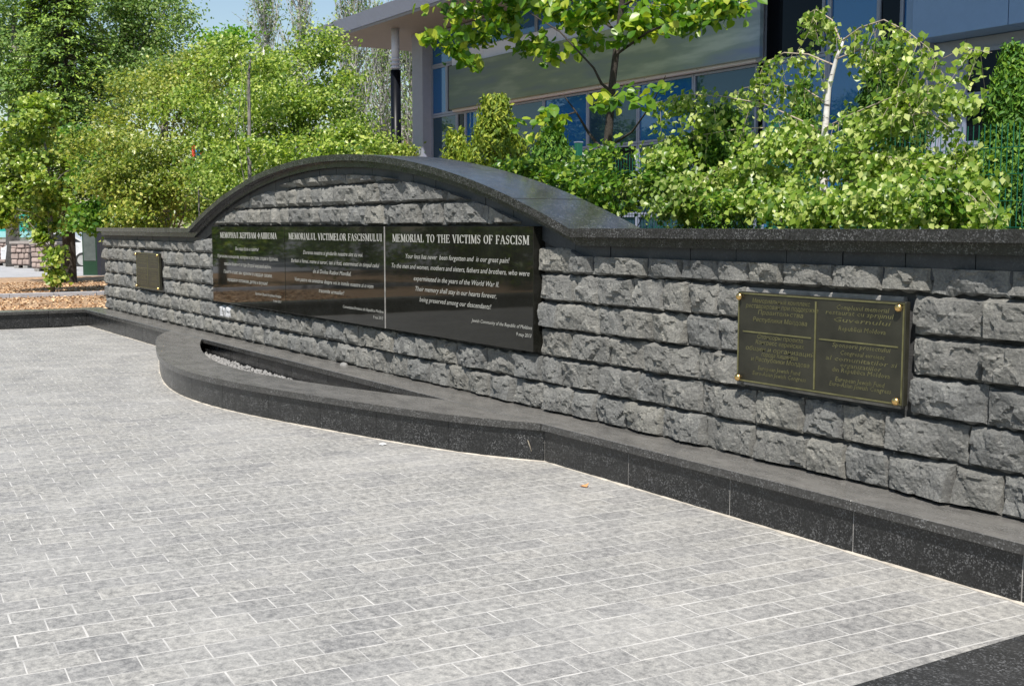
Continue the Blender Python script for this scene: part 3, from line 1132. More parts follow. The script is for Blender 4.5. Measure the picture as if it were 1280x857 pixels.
link('pebbles', npmesh('pebbles', V_, 6, M['pebble'], icf), basin, kind='stuff')
rebase(basin, (BC, 4.3, 0))

# yellowish mortar line where the paving meets the benches
q = MB()
path = [(x, YF) for x in np.linspace(-21.2, -16.2, 60)]+[(x, min(outer_f(x-BC), YF)) for x in np.linspace(-16.16, -7.05, 160)]+[(x, YF) for x in np.linspace(-7.0, -2.45, 110)]
for (xa, ya), (xb, yb) in zip(path, path[1:]):
    ww = 0.002+0.030*abs(noise.noise(Vector((xa*4, 0, 0))))+0.008*abs(noise.noise(Vector((xa*19, 5, 0))))
    wv = 0.002+0.030*abs(noise.noise(Vector((xb*4, 0, 0))))+0.008*abs(noise.noise(Vector((xb*19, 5, 0))))
    q.add([(xa, ya-ww, 0.0008), (xb, yb-wv, 0.0008), (xb, yb+0.002, 0.010), (xa, ya+0.002, 0.010)], [(0, 1, 2, 3)])
q.build('mortar_fillet', M['yellow_mortar'], pavement)


def curb(x0, x1, label, y0, y1, step, jit):
    root = thing('granite_curb', label, 'curb', (0, 0, 0), 'low granite border walls of the plaza')
    y = y1
    while y > y0:
        ya = max(y-step, y0)
        q = MB(); q.box(x0-0.03, x1+0.03, ya+0.0015, y-0.0015, ZB, ZT-0.0012, 0.003)
        q.build('top_slab', M['granite_top'] if jit else M['granite'], root)
        q = MB(); q.box(x0+0.01, x1-0.01, ya+0.0025, y-0.0025, 0, ZB-0.0015, 0.001)
        q.build('fascia_panel', M['granite'], root)
        y = ya
    rebase(root, ((x0+x1)/2, (y0+y1)/2, 0))


curb(-21.62, -21.235, 'low black granite border wall at the far left end of the plaza', -8.9, 5.1, 0.97, True)
curb(XR+0.03, XR+0.45, 'speckled dark granite border slab in the near right corner', -8.9, 4.69, 1.1, False)

# small litter
q = MB()
p = atz(729, 608, 0.002)
q.add([(p[0]-.03, p[1]-.01, .004), (p[0], p[1]-.018, .012), (p[0]+.035, p[1]+.004, .006), (p[0], p[1]+.02, .016), (p[0]-.005, p[1]+.05, .022)], [(0, 1, 2, 3), (3, 2, 4)])
q.build('dry_leaf', plain('dry_leaf', (0.55, 0.26, 0.10), 0.8), cat='leaf', label='small dry orange leaf lying on the paving in front of the bench')
q = MB()
p = (-7.18, 4.735, 0.10)
q.add([(p[0]-.02, p[1]-.045, .16), (p[0]+.035, p[1]-.05, .15), (p[0]+.05, p[1]-.03, .07), (p[0]-.0, p[1]-.025, .055)], [(0, 1, 2, 3)])
q.add([(x, y-.003, z) for x, y, z in q.v], [(3, 2, 1, 0)])
q.build('paper_scrap', plain('beige_paper', (0.55, 0.47, 0.36), 0.8), cat='litter', label='beige paper scrap wedged under the bench rim where the curve meets the straight bench')
for i, (px_, py_, lab) in enumerate([(436, 456, 'left one of two pale pebbles lying on the bench top'), (443.5, 455, 'right one of two pale pebbles lying on the bench top')]):
    p = atz(px_, py_, ZT)
    q = MB(); q.dome((p[0], min(p[1], 5.03), ZT), 0.035, (0, 0, 1), 8, 0.8)
    q.build('pebble', M['pebble'], cat='pebble', label=lab)
q = MB()
p = atz(478, 556, 0.0)
q.add([(p[0]-.03, p[1]-.02, .006), (p[0]+.03, p[1]-.015, .006), (p[0]+.02, p[1]+.03, .010), (p[0]-.03, p[1]+.02, .014)], [(0, 1, 2, 3)])
q.build('wrapper', plain('white_wrapper', (0.8, 0.82, 0.8), 0.5), cat='litter', label='tiny white wrapper on the paving at the foot of the curved basin')

# ================================================================== LEFT BACKGROUND GROUND
mb = MB(); MX = float(atz(60, 346, .03)[0])
mb.box(MX, -21.64, -60, 60, -0.055, 0.03)
structure('mulch_bed', mb, plain('wood_mulch', (0.36, 0.235, 0.14), 0.95, vary=0.45, scale=9, bmp=0.8))
ch = rng.random((26000, 3))
ch = np.stack([-21.7-ch[:, 0]**1.2*16.5, -2+ch[:, 1]*16, 0.034+ch[:, 2]*0.02], 1)
nn_ = unit(rng.normal(size=ch.shape)*0.45+np.array([0, 0, 1.0]))
V_ = leaf_verts(ch, nn_, 0.075, LEAF4, 0, 0.05)
link('mulch_chips', npmesh('mulch_chips', V_, 4, leafmat('bark_chip', (0.22, 0.13, 0.08), (0.46, 0.28, 0.16), (0.66, 0.48, 0.32), 0.0, 0.9)),
     kind='stuff', cat='mulch', label='orange brown wood chips covering the beds left of the wall')
mb = MB(); mb.box(-140, MX, -90, 90, -0.055, 0.045)
structure('road', mb, plain('pale_concrete', (0.36, 0.36, 0.37), 0.9, vary=0.12, scale=1.5))
q = MB()
kx = float(atz(60, 371, 0.03)[0])
for i in range(28):
    q = MB(); q.box(kx-0.16, kx, -8+i*1.0+.004, -7+i*1.0-.004, 0.0, 0.13+0.0, 0.01)
    if i == 0:
        kroot = thing('kerb_strip', 'pale grey concrete kerb crossing the mulch bed', 'kerb', (0, 0, 0))
    q.build('kerb_stone', plain('kerb_concrete', (0.33, 0.33, 0.35), 0.9) if i == 0 else bpy.data.materials['kerb_concrete'], kroot)
rebase(kroot, (kx-0.08, 6, 0))

# gabion baskets
M['gab_stone'] = plain('gabion_stone', (0.33, 0.26, 0.23), 0.9, vary=0.35, scale=4, bmp=0.6)
M['gab_pink'] = plain('gabion_fill', (0.14, 0.11, 0.10), 0.95)
GX = -44.0
gabs = [(-16, 13, 334, 301), (14, 38, 337, 303), (39, 72, 341, 304), (-48, -18, 331, 300)]
gl = ['brown stone gabion basket at the left edge of the picture', 'brown stone gabion basket second from the left behind the mulch bed',
      'brown stone gabion basket nearest the big tree trunk', 'brown stone gabion basket beyond the left picture edge']
for (xa, xb, yb_, yt_), lab in zip(gabs, gl):
    A = atz(xa, yb_-2, 0.05); D = float((A-EYEP)@FW)
    B = atd(xb, yb_-2, D)
    ht = float(atd(xa, yt_, D)[2])
    L = float(np.hypot(*(B-A)[:2]))
    ang = math.atan2((B-A)[1], (B-A)[0])
    root = thing('gabion', lab, 'gabion', (A[0], A[1], 0.05), 'stone gabions along the road', rz=ang)
    q = MB(); q.box(0.03, L-0.03, 0.05, 1.0, 0.1, ht-0.08)
    q.build('fill', M['gab_pink'], root)
    q = MB()
    z = 0.12
    while z < ht-0.12:
        x = 0.0
        h = random.uniform(0.16, 0.24)
        while x < L-0.08:
            l_ = random.uniform(0.14, 0.32)
            q.box(x+.01, min(x+l_, L)-.01, random.uniform(-.03, .02), 0.3, z+.01+random.uniform(0, .02), z+h-random.uniform(0, .03), 0.03)
            x += l_
        z += h
    q.build('stones', M['gab_stone'], root, kind='stuff')
    q = MB(); q.box(-0.02, L+0.02, -0.05, 1.05, ht-0.10, ht)
    q.build('lid', plain('gabion_lid', (0.30, 0.27, 0.25), 0.9), root)
    for fx in (0.12, L-0.3):
        q = MB(); q.box(fx, fx+0.18, 0.0, 0.9, 0.0, 0.10)
        q.build('foot', M['mortar'], root)

# turquoise canopy and what stands under it
D = 55
A = atd(20, 296, D); B = atd(41, 270, D)
teal = plain('turquoise_canvas', (0.0, 0.30, 0.25), 0.7)
root = thing('market_awning', 'turquoise canvas awning seen between the trees at left', 'awning', (0, 0, 0))
q = MB()
x0, y0 = A[0], A[1]
wd = Vector((RT[0], RT[1], 0))
dp = Vector((VH[0], VH[1], 0))
def obox(mb_, o, a, b2, d, z0, z1):
    o = Vector((o[0], o[1], 0))
    c = [o+wd*a, o+wd*b2, o+wd*b2+dp*d, o+wd*a+dp*d]
    mb_.add([(p.x, p.y, z0) for p in c]+[(p.x, p.y, z1) for p in c], [(0, 3, 2, 1), (4, 5, 6, 7), (0, 1, 5, 4), (1, 2, 6, 5), (2, 3, 7, 6), (3, 0, 4, 7)])
zt_, zb_ = float(atd(30, 268, D)[2]), float(atd(30, 289, D)[2])
obox(q, A, -0.9, 0.85, 2.5, zb_, zt_)
q.build('canvas', teal, root)
q = MB(); obox(q, A, -1.0, 0.9, 2.5, zb_-0.28, zb_-0.005)
q.build('valance', plain('pale_valance', (0.25, 0.5, 0.5), 0.7), root)
for s in (-0.95, 0.8):
    q = MB(); obox(q, A, s, s+0.06, 0.06, 0, zb_-0.29)
    q.build('post', M['bark_grey'], root)
rebase(root, (x0, y0, 0))

# parked car (front half shows) and dark green cabinet
D = 50
root = thing('parked_car', 'silver car parked behind the dark tree trunk', 'car', (0, 0, 0))
A = atd(79, 340, D)
body = plain('silver_paint', (0.72, 0.73, 0.75), 0.25, metal=0.3)
# car seen from its side, running along the view's right axis
prof_ = [(0, .35), (0, .75), (.25, .95), (1.0, 1.02), (1.7, 1.45), (2.9, 1.48), (3.6, 1.05), (4.2, .95), (4.3, .4)]
q = MB()
o_ = Vector((A[0], A[1], 0))-wd*2.6
n_ = len(prof_)
for s, d_ in ((0, 0.0), (1, 1.7)):
    pass
fr = [o_+wd*a+Vector((0, 0, z)) for a, z in prof_]
bk = [p_+dp*1.7 for p_ in fr]
q.add(fr+bk, [tuple(range(n_)), tuple(range(2*n_-1, n_-1, -1))]+[(j, n_+j, n_+(j+1) % n_, (j+1) % n_) for j in range(n_)])
q.build('body', body, root)
q = MB()
gl_ = [(1.15, 1.06), (1.75, 1.40), (2.85, 1.42), (3.4, 1.08)]
fr = [o_+wd*a+Vector((0, 0, z))-dp*0.01 for a, z in gl_]
q.add(fr, [(0, 1, 2, 3)])
q.build('side_window', plain('dark_car_glass', (0.02, 0.025, 0.03), 0.08), root)
for a in (0.85, 3.45):
    q = MB(); c = o_+wd*a+Vector((0, 0, .32))-dp*0.03
    q.tube([c, c+dp*0.2], [0.32, 0.32], 20)
    wl = q.build('wheel', plain('tyre', (0.02, 0.02, 0.02), 0.8), root)
    q = MB(); q.tube([c-dp*0.012, c+dp*0.02], [0.22, 0.22], 20)
    q.build('rim', plain('alloy', (0.6, 0.6, 0.6), 0.3, metal=0.7), wl)
for a in (0.02, 4.2):
    q = MB(); c = o_+wd*a+Vector((0, 0, .72))-dp*0.012
    q.add([c, c+wd*0.16, c+wd*0.16+Vector((0, 0, .12)), c+Vector((0, 0, .12))], [(0, 1, 2, 3)])
    q.build('headlight', plain('lamp_glass', (0.7, 0.7, 0.7), 0.1), root)
rebase(root, tuple(o_))

D = 41
A = atd(104, 342, D)
root = thing('green_cabinet', 'dark green metal cabinet beside the left end of the wall', 'cabinet', (0, 0, 0))
q = MB(); obox(q, A, 0, 0.50, 0.9, 0.03, 1.55); q.build('body', plain('dark_green_metal', (0.015, 0.05, 0.03), 0.3), root)
q = MB(); obox(q, A-VH*0.012, 0.04, 0.46, 0.01, 0.55, 1.5); q.build('door', plain('grey_panel', (0.10, 0.12, 0.12), 0.15), root)
q = MB(); obox(q, A-VH*0.02, 0.505, 0.62, 0.9, 0.03, 1.66); q.build('shaded_edge', plain('navy_shade', (0.015, 0.017, 0.03), 0.5), root)  # cabinet's dark edge in shade, put in as a navy coloured strip
rebase(root, (A[0], A[1], 0))

# red and blue board in the trees
D = 19.2
A = atd(241, 206, D)
root = thing('play_board', 'small red and blue painted board showing through the leaves', 'sign', (0, 0, 0))
zb_, zt_ = float(atd(247, 204, D)[2]), float(atd(247, 182, D)[2])
q = MB(); obox(q, A, -0.01, 0.045, 0.04, zb_+.04, zt_); q.build('red_edge', plain('red_paint', (0.6, 0.07, 0.03), 0.5), root)
q = MB(); obox(q, A, 0.047, 0.12, 0.04, zb_, zt_-.02); q.build('blue_panel', plain('blue_paint', (0.03, 0.22, 0.5), 0.5), root)
q = MB(); obox(q, A, 0.122, 0.175, 0.04, zb_-.03, zt_-.05); q.build('red_panel', bpy.data.materials['red_paint'], root)
q = MB(); obox(q, A, 0.07, 0.09, 0.03, 0, zb_-.05); q.build('post', M['bark_grey'], root)
rebase(root, (A[0], A[1], 0))

# ================================================================== BUILDING
YB_ = 17.7
M['metal'] = plain('grey_cladding', (0.30, 0.32, 0.41), 0.5, vary=0.05)
M['white_fascia'] = plain('pale_fascia', (0.60, 0.61, 0.72), 0.5, vary=0.04)
M['frame'] = plain('aluminium_frame', (0.23, 0.26, 0.35), 0.4, vary=0.04)
M['soffit'] = plain('soffit', (0.23, 0.22, 0.225), 0.7, vary=0.05)
M['interior'] = plain('dark_interior', (0.012, 0.013, 0.016), 0.9)
M['black_column'] = plain('black_paint', (0.004, 0.005, 0.008), 0.35, spec=0.15)
M['blue_panel'] = plain('blue_grey_panel', (0.17, 0.27, 0.45), 0.35, vary=0.04)


def glassmat(name, col, ior, rough=0.02):
    m, t, b = newmat(name)
    b.inputs['Base Color'].default_value = (*col, 1)
    b.inputs['Roughness'].default_value = rough
    b.inputs['IOR'].default_value = ior
    b.inputs['Specular Tint'].default_value = (0.55, 0.8, 1.0, 1)
    bump(t, b, nz(t, pos(t), 0.7, 2), 0.06, 0.05)
    return m


M['glass'] = glassmat('blue_glass', (0.014, 0.10, 0.29), 1.9)
M['glass_dark'] = glassmat('dark_glass', (0.006, 0.007, 0.010), 1.25)
M['glass_low'] = glassmat('grey_glass', (0.018, 0.045, 0.075), 1.7)

bl = thing('office_building', 'modern glass and grey panel building with a flat canopy behind the trees', 'building', (0, 0, 0))


def bx(name, mat, x0, x1, y0, y1, z0, z1, parent=None, bev=0.0, **tg):
    q = MB(); q.box(x0, x1, y0, y1, z0, z1, bev)
    return q.build(name, mat, parent if parent is not None else bl, **tg)


def fxp(px_, py_=150, Y=YB_):
    return float(at(px_, py_, Y)[0])


ZS = 7.60
xp0, xp1 = fxp(528), fxp(541)
XE = fxp(1440, 60)
bx('corner_pilaster', M['metal'], xp0, xp1, YB_-0.35, YB_+9, 0, ZS-0.01)
bx('wall', M['interior'], xp1+0.01, XE, YB_+0.25, YB_+9, 0, ZS-0.02)
# upper storey wall behind the overhang
zf0, zf1 = 5.08, 6.78
xf0, xf1 = fxp(574), fxp(955, 50)


def window(x0, x1, z0, z1, mat, Y=YB_, fr=0.06):
    q = MB()
    R = [(x0, z0), (x1, z0), (x1, z1), (x0, z1)]
    I = [(x0+fr, z0+fr), (x1-fr, z0+fr), (x1-fr, z1-fr), (x0+fr, z1-fr)]
    V_ = [(x, Y-0.05, z) for x, z in R+I]+[(x, Y+0.02, z) for x, z in R+I]
    Fc = []
    for j in range(4):
        k = (j+1) % 4
        Fc += [(j, k, 4+k, 4+j), (8+k, 8+j, 12+j, 12+k), (k, j, 8+j, 8+k), (4+j, 4+k, 12+k, 12+j)]
    q.add(V_, Fc)
    w_ = q.build('window', M['frame'], bl)
    q = MB(); q.box(x0+fr+.001, x1-fr-.001, Y-0.015, Y+0.005, z0+fr+.001, z1-fr-.001)
    q.build('pane', mat, w_)
    return w_


xa, xb, xc = xp1+0.005, fxp(573), fxp(583)
G, GD, GL_ = M['glass'], M['glass_dark'], M['glass_low']
xm_ = fxp(560)
window(xa, xb, 6.55, ZS-0.03, G)
window(xa, xm_, zf0, 6.54, G)
window(xm_+.005, xb, zf0, 6.54, GD)
window(xa, xm_+0.6, 2.4, zf0-0.01, GL_)
window(xm_+0.605, xc, 2.4, zf0-0.01, GD)
window(xa, xc, 0.1, 2.39, GL_)
# window strip under the fascia, equal bays
mull = [583, 630, 681, 736, 799, 868, 947]
mx = [fxp(a) for a in mull]
for k, (a, b_) in enumerate(zip(mx, mx[1:])):
    window(a+.01, b_, 3.67, zf0-0.02, GL_ if k % 2 else G, fr=0.05)
    window(a+.01, b_, 2.0, 3.66, GD if k % 2 else GL_, fr=0.05)
    window(a+.01, b_, 0.1, 1.99, GL_, fr=0.05)
for k in range(7):                          # fascia panels
    L = (xf1-xb)/7
    bx('fascia_panel', M['white_fascia'], xb+0.01+L*k, xb+L*(k+1), YB_-0.22, YB_+0.1, zf0, zf1, bev=0.006)
for k in range(9):                          # upper blue glazing
    L = (xf1-xb)/9
    window(xb+0.01+L*k, xb+L*(k+1), zf1+0.01, ZS-0.03, G)
# blank sign board
bx_ = xb+0.03
bx2 = fxp(951, 50, YB_-0.3)
m, t, b = newmat('smeared_green_board')
n1 = nz(t, pos(t, (0.35, 1, 2.2)), 1.4, 5, 0.55)
cA = ramp(t, n1, [(0.32, (0.115, 0.150, 0.145)), (0.5, (0.145, 0.190, 0.125)), (0.66, (0.24, 0.285, 0.195))])
sx = nd(t, 'ShaderNodeSeparateXYZ')
g2 = nd(t, 'ShaderNodeNewGeometry')
t.links.new(g2.outputs['Position'], sx.inputs[0])
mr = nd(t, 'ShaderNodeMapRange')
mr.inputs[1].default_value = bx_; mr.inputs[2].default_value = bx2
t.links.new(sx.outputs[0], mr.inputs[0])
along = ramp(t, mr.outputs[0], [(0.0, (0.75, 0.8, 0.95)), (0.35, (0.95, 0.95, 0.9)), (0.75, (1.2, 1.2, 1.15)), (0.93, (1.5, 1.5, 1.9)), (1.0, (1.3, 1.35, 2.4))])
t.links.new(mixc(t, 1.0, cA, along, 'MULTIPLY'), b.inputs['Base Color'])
b.inputs['Roughness'].default_value = 0.5
sg = thing('sign_board', 'long blank grey-green board across the pale fascia of the building', 'sign board', (0, 0, 0))
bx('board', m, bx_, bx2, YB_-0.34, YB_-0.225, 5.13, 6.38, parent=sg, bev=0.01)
rebase(sg, ((bx_+bx2)/2, YB_-0.3, 5.16))
# right curtain wall
xs_ = [fxp(a, 60) for a in (957, 1037, 1100, 1127)]
zt2 = 7.55
window(xs_[0]+.01, fxp(1030, 60), 5.06, 6.5, GD, fr=0.03)
window(xs_[0]+.01, fxp(1030, 60), 6.51, zt2, G)
window(fxp(1030, 60)+.005, xs_[1], 5.06, zt2, G, fr=0.03)
window(xs_[0]+.01, xs_[1], 0.1, 5.05, G)
window(xs_[1]+.005, xs_[2], 5.06, zt2, G)
window(xs_[1]+.005, xs_[2], 0.1, 5.05, G)
window(xs_[2]+.005, xs_[3], 0.1, zt2, GD, fr=0.02)  # dark reflection in this bay, put in as dark glass colour
xq = fxp(1144, 110)
window(xs_[3]+.005, xq, 4.2, zt2, G, fr=0.05)
window(xs_[3]+.005, xq, 0.1, 4.19, G, fr=0.05)
xq2, xq3 = fxp(1157, 60), fxp(1168, 60)
bx('pilaster', M['blue_panel'], xq+.005, xq2, YB_-0.3, YB_+0.2, 0, ZS-0.02)
bx('pilaster', M['metal'], xq2+.004, xq3, YB_-0.12, YB_+0.2, 0, ZS-0.02)
# projecting panels at right
xe = [xq3+.004, fxp(1261, 20, YB_-0.6), fxp(1370, 20, YB_-0.6), XE]
for a, b_ in zip(xe, xe[1:]):
    bx('cladding_panel', M['blue_panel'], a+.008, b_-.008, YB_-0.62, YB_+0.2, 4.92, ZS-0.02, bev=0.006)
bx('recess_wall', M['metal'], xq3+.004, fxp(1206, 90), YB_+0.0, YB_+0.24, 0, 4.91)
wx = [fxp(1206, 90)+.01, fxp(1290, 90), fxp(1375, 90), XE]
for a, b_ in zip(wx, wx[1:]):
    for z0, z1, mt in ((3.92, 4.72, G), (3.1, 3.91, G), (2.2, 3.09, GL_), (0.1, 2.19, GL_)):
        window(a+.005, b_-.005, z0, z1, mt if a > wx[0] else (GD if z0 > 3 else GL_), fr=0.07)
bx('lintel', M['metal'], wx[0], XE, YB_+0.0, YB_+0.2, 4.73, 4.91)
# roof overhang
yc0 = 15.65
xc0 = float(at(399, 40, yc0)[0])
q = MB()
q.box(xc0, XE, yc0, YB_+9, ZS, ZS+0.08)
q.build('soffit', M['soffit'], bl)
q = MB()
zt3 = ZS+0.42
o1 = [(xc0-0.01, yc0-0.01), (XE, yc0-0.01), (XE, YB_+9), (xc0-0.01, YB_+9)]
q.add([(xc0-0.01, yc0-0.01, ZS+0.09), (XE, yc0-0.01, ZS+0.09), (XE, YB_+9, ZS+0.09), (xc0-0.01, YB_+9, ZS+0.09),
       (xc0-0.30, yc0-0.25, zt3), (XE, yc0-0.25, zt3), (XE, YB_+9, zt3), (xc0-0.30, YB_+9, zt3)],
      [(0, 3, 2, 1), (4, 5, 6, 7), (0, 1, 5, 4), (1, 2, 6, 5), (2, 3, 7, 6), (3, 0, 4, 7)])
q.build('roof_edge', plain('grey_roof_metal', (0.36, 0.44, 0.66), 0.4, vary=0.05), bl)
cp = atz(494, 36, ZS)
q = MB()
zk = float(at(494, 88, cp[1])[2])
q.tube([(cp[0], cp[1], 0), (cp[0], cp[1], zk)], [0.155, 0.155], 20)
col_ = q.build('column', M['black_column'], bl, True)
q = MB(); q.tube([(cp[0], cp[1], zk+.002), (cp[0], cp[1], ZS-.002)], [0.12, 0.12], 20)
q.build('column_head', M['white_fascia'], col_, True)
for k in range(3):
    q = MB(); z = zk+0.05+k*0.12; q.tube([(cp[0], cp[1], z), (cp[0], cp[1], z+0.035)], [0.165, 0.165], 20)
    q.build('collar', M['white_fascia'], col_)
rebase(bl, (float((xp1+XE)/2), YB_, 0))

# ================================================================== FENCE
YFN = 8.0
fen = thing('mesh_fence', 'green welded mesh fence with square posts behind the wall', 'fence', (0, 0, 0))
gm = plain('green_paint', (0.012, 0.11, 0.065), 0.35, vary=0.05)
fp = [fxp(723, 190, YFN), fxp(967, 165, YFN)]
stp = 2.5
posts = [fp[0]+stp*k for k in range(-3, 5)]
posts = [fp[0]-2*(fp[1]-fp[0]), fp[0]-(fp[1]-fp[0]), fp[0], fp[1], fp[1]+(fp[1]-fp[0])]
for x in posts:
    q = MB(); q.box(x-0.035, x+0.035, YFN-0.035, YFN+0.035, 0, 2.66, 0.004)
    p_ = q.build('post', gm, fen)
    q = MB(); q.box(x-0.038, x+0.038, YFN-0.038, YFN+0.038, 2.662, 2.675)
    q.build('post_cap', M['frame'], p_)
for xa, xb in zip(posts, posts[1:]):
    q = MB()
    for x in np.arange(xa+0.05, xb-0.04, 0.05):
        q.box(x-.0025, x+.0025, YFN-.0025, YFN+.0025, 0.05, 2.48)
    for z in np.arange(0.1, 2.46, 0.2):
        q.box(xa+.036, xb-.036, YFN-.0085, YFN-.003, z-.003, z+.003)
    q.build('wire_panel', gm, fen, kind='stuff')
rebase(fen, (float(posts[0]+posts[-1])/2, YFN, 0))

# ================================================================== VEGETATION
def PB(px_, py_, Y, rpx, rpy, n_, ry=None):
    """blob centred at photo pixel on plane Y, radii given in photo pixels"""
    c = at(px_, py_, Y)
    D = float((c-EYEP)@FW)
    r = rpx*D/F
    return (c[0], c[1], c[2], r, ry if ry else r, rpy*D/F, n_)


def DB(px_, py_, D, rpx, rpy, n_, k=1.0):
    c = atd(px_, py_, D)
    r = rpx*D/F
    return (c[0], c[1], c[2], r*k, r*k, rpy*D/F, n_)


def base(px_, D, z=0.0):
    c = atd(px_, 300, D)
    return Vector((c[0], c[1], z))


# ---- weeping birch at right
YBI = 6.9
tp = [at(1028, 262, YBI), at(1030, 215, YBI), at(1031, 165, YBI), at(1036, 110, YBI), at(1046, 72, YBI), at(1056, 48, YBI)]
b0 = Vector((tp[0][0], YBI, 0))
root = thing('weeping_birch', 'weeping birch with white trunk arching over the wall at right', 'tree', b0)
q = MB()
tr = [Vector((0, 0, 0))]+[Vector(p)-b0 for p in tp]
q.tube(tr, [0.040, 0.034, 0.030, 0.026, 0.020, 0.014, 0.008], 8)
q.build('trunk', M['birch_bark'], root, True)
q = MB()
arch = []


def arcb(pix, Y0, Y1, r0=0.0075):
    n_ = len(pix)
    pts = [Vector(at(a, c, Y0+(Y1-Y0)*i/(n_-1))) for i, (a, c) in enumerate(pix)]
    arch.append(pts)
    q.tube([p-b0 for p in pts], [r0*(1-0.8*i/(n_-1)) for i in range(n_)], 5, False)


arcb([(1030, 165), (1000, 150), (955, 130), (900, 120), (855, 118), (815, 130)], YBI, 6.7)
arcb([(1032, 160), (1060, 145), (1100, 128), (1140, 112), (1170, 78), (1205, 60), (1240, 66)], YBI, 6.6)
arcb([(1043, 82), (1010, 68), (980, 66), (955, 80), (945, 105)], YBI, 6.8)
arcb([(1052, 52), (1075, 35), (1105, 25), (1135, 40), (1160, 60), (1180, 95)], YBI, 6.7)
arcb([(1050, 50), (1040, 25), (1020, 12), (1008, 18)], YBI, 7.0)
arcb([(1046, 74), (1080, 60), (1110, 72), (1130, 95), (1145, 130)], YBI, 6.9)
arcb([(1030, 190), (980, 185), (930, 195), (890, 215), (860, 245)], YBI, 6.4)
arcb([(1030, 200), (1080, 190), (1130, 200), (1180, 210), (1225, 235), (1250, 265)], YBI, 6.4)
arcb([(1029, 225), (1070, 228), (1115, 235), (1160, 222), (1215, 245), (1240, 275)], YBI, 6.2)
arcb([(1031, 170), (1075, 172), (1110, 150), (1160, 140), (1195, 165), (1215, 205)], YBI, 6.8)
arcb([(1031, 180), (985, 160), (930, 160), (870, 170), (820, 195), (795, 225)], YBI, 6.9)
arcb([(1034, 130), (1005, 110), (965, 105), (930, 110), (905, 125)], YBI, 7.2)
tw = MB()
C_, N_ = [], []
for pts in arch:
    for k in range(46):
        s = random.random()*(len(pts)-1)
        i = int(s); f_ = s-i
        if s < 0.35:
            continue
        p = pts[i].lerp(pts[min(i+1, len(pts)-1)], f_)
        L = random.uniform(0.05, 0.34)
        d = Vector((random.gauss(0, .35), random.gauss(0, .35), -1)).normalized()
        a = p
        e = p+d*L
        if k % 2:
            tw.tube([a-b0, e-b0], [0.0022, 0.001], 3, False)
        for j in range(int(3+L*22)):
            c = a.lerp(e, random.random())+Vector((random.gauss(0, .028), random.gauss(0, .028), random.gauss(0, .02)))
            C_.append(c-b0)
bl_b = [PB(1085, 205, 6.9, 120, 62, 250, .55), PB(960, 228, 6.8, 100, 48, 220, .5), PB(1180, 225, 6.7, 78, 58, 180, .45), PB(860, 240, 6.6, 80, 42, 190, .4), PB(1100, 150, 7.1, 60, 35, 60, .4), PB(840, 175, 6.9, 55, 45, 100, .4), PB(1030, 262, 6.3, 230, 32, 190, .3), PB(1150, 125, 7.0, 45, 45, 60, .4)]
c2, n2 = blob_points([(b_[0]-b0.x, b_[1]-b0.y, b_[2], *b_[3:]) for b_ in bl_b], 10, 0.07, 0.15)
cc = np.array(C_)
nn_ = unit(rng.normal(size=cc.shape)*0.7+np.array([0.2, -0.7, 0.35]))
n2 = unit(n2+np.array([0.1, -0.5, 0]))
V_ = leaf_verts(np.concatenate([cc, c2]), np.concatenate([nn_, n2]), 0.054, LEAF4*np.array([1.15, 1]), 1.6)
link('crown', npmesh('crown', V_, 4, M['leaf_birch'], [[0, 1, 2], [0, 2, 3]]), root)
tw.build('twigs', M['twig'], root, kind='stuff')
q.build('branches', M['twig'], root, True)

# ---- linden with big leaves
YL = 6.75
tp = [at(757, 245, YL), at(759, 190, YL), at(762, 150, YL), at(765, 108, YL), at(772, 50, YL), at(778, 0, YL), at(785, -90, YL)]
b0 = Vector((tp[0][0], YL, 0))
root = thing('linden_tree', 'young linden with large bright leaves and dark trunk behind the arch', 'tree', b0)
q = MB()
q.tube([Vector((0, 0, 0))]+[Vector(p)-b0 for p in tp], [0.055, 0.046, 0.042, 0.038, 0.034, 0.030, 0.025, 0.012], 8)


def lb(pix, Y1, r0=0.014):
    n_ = len(pix)
    pts = [Vector(at(a, c, YL+(Y1-YL)*i/(n_-1)))-b0 for i, (a, c) in enumerate(pix)]
    q.tube(pts, [r0*(1-0.75*i/(n_-1)) for i in range(n_)], 6, False)


lb([(758, 195), (735, 165), (720, 140), (705, 120)], 6.5, 0.018)
lb([(765, 115), (752, 105), (742, 85), (700, 40), (660, 15)], 6.3, 0.016)
lb([(759, 185), (790, 165), (815, 130), (832, 95)], 6.6, 0.014)
lb([(768, 70), (810, 40), (860, 20), (900, 10)], 6.5, 0.014)
lb([(772, 40), (730, 10), (680, -20), (620, -20), (580, 20)], 6.4, 0.014)
lb([(720, 140), (690, 150), (660, 160)], 6.4, 0.008)
lb([(775, 10), (810, -10), (850, -30)], 6.5, 0.014)
q.build('trunk', M['bark_dark'], root, True)
bl_ = [PB(625, 25, 6.5, 62, 34, 120), PB(575, 52, 6.4, 34, 22, 44), PB(690, 10, 6.7, 58, 44, 60), PB(655, 52, 6.5, 32, 18, 30), PB(735, 25, 6.6, 48, 36, 70), PB(800, 12, 6.6, 60, 28, 80),
       PB(865, 12, 6.5, 48, 22, 62), PB(905, 6, 6.5, 26, 18, 30), PB(762, 45, 6.5, 20, 14, 5), PB(712, 62, 6.7, 26, 16, 16), PB(700, -60, 6.7, 130, 55, 120), PB(830, -70, 6.7, 90, 50, 60), PB(610, -40, 6.6, 70, 40, 50)]
low = [PB(690, 150, 6.4, 34, 16, 15), PB(665, 172, 6.3, 18, 12, 4), PB(745, 138, 6.5, 30, 14, 11), PB(795, 125, 6.4, 26, 16, 6), PB(640, 155, 6.4, 12, 8, 2), PB(820, 110, 6.4, 14, 10, 2)]
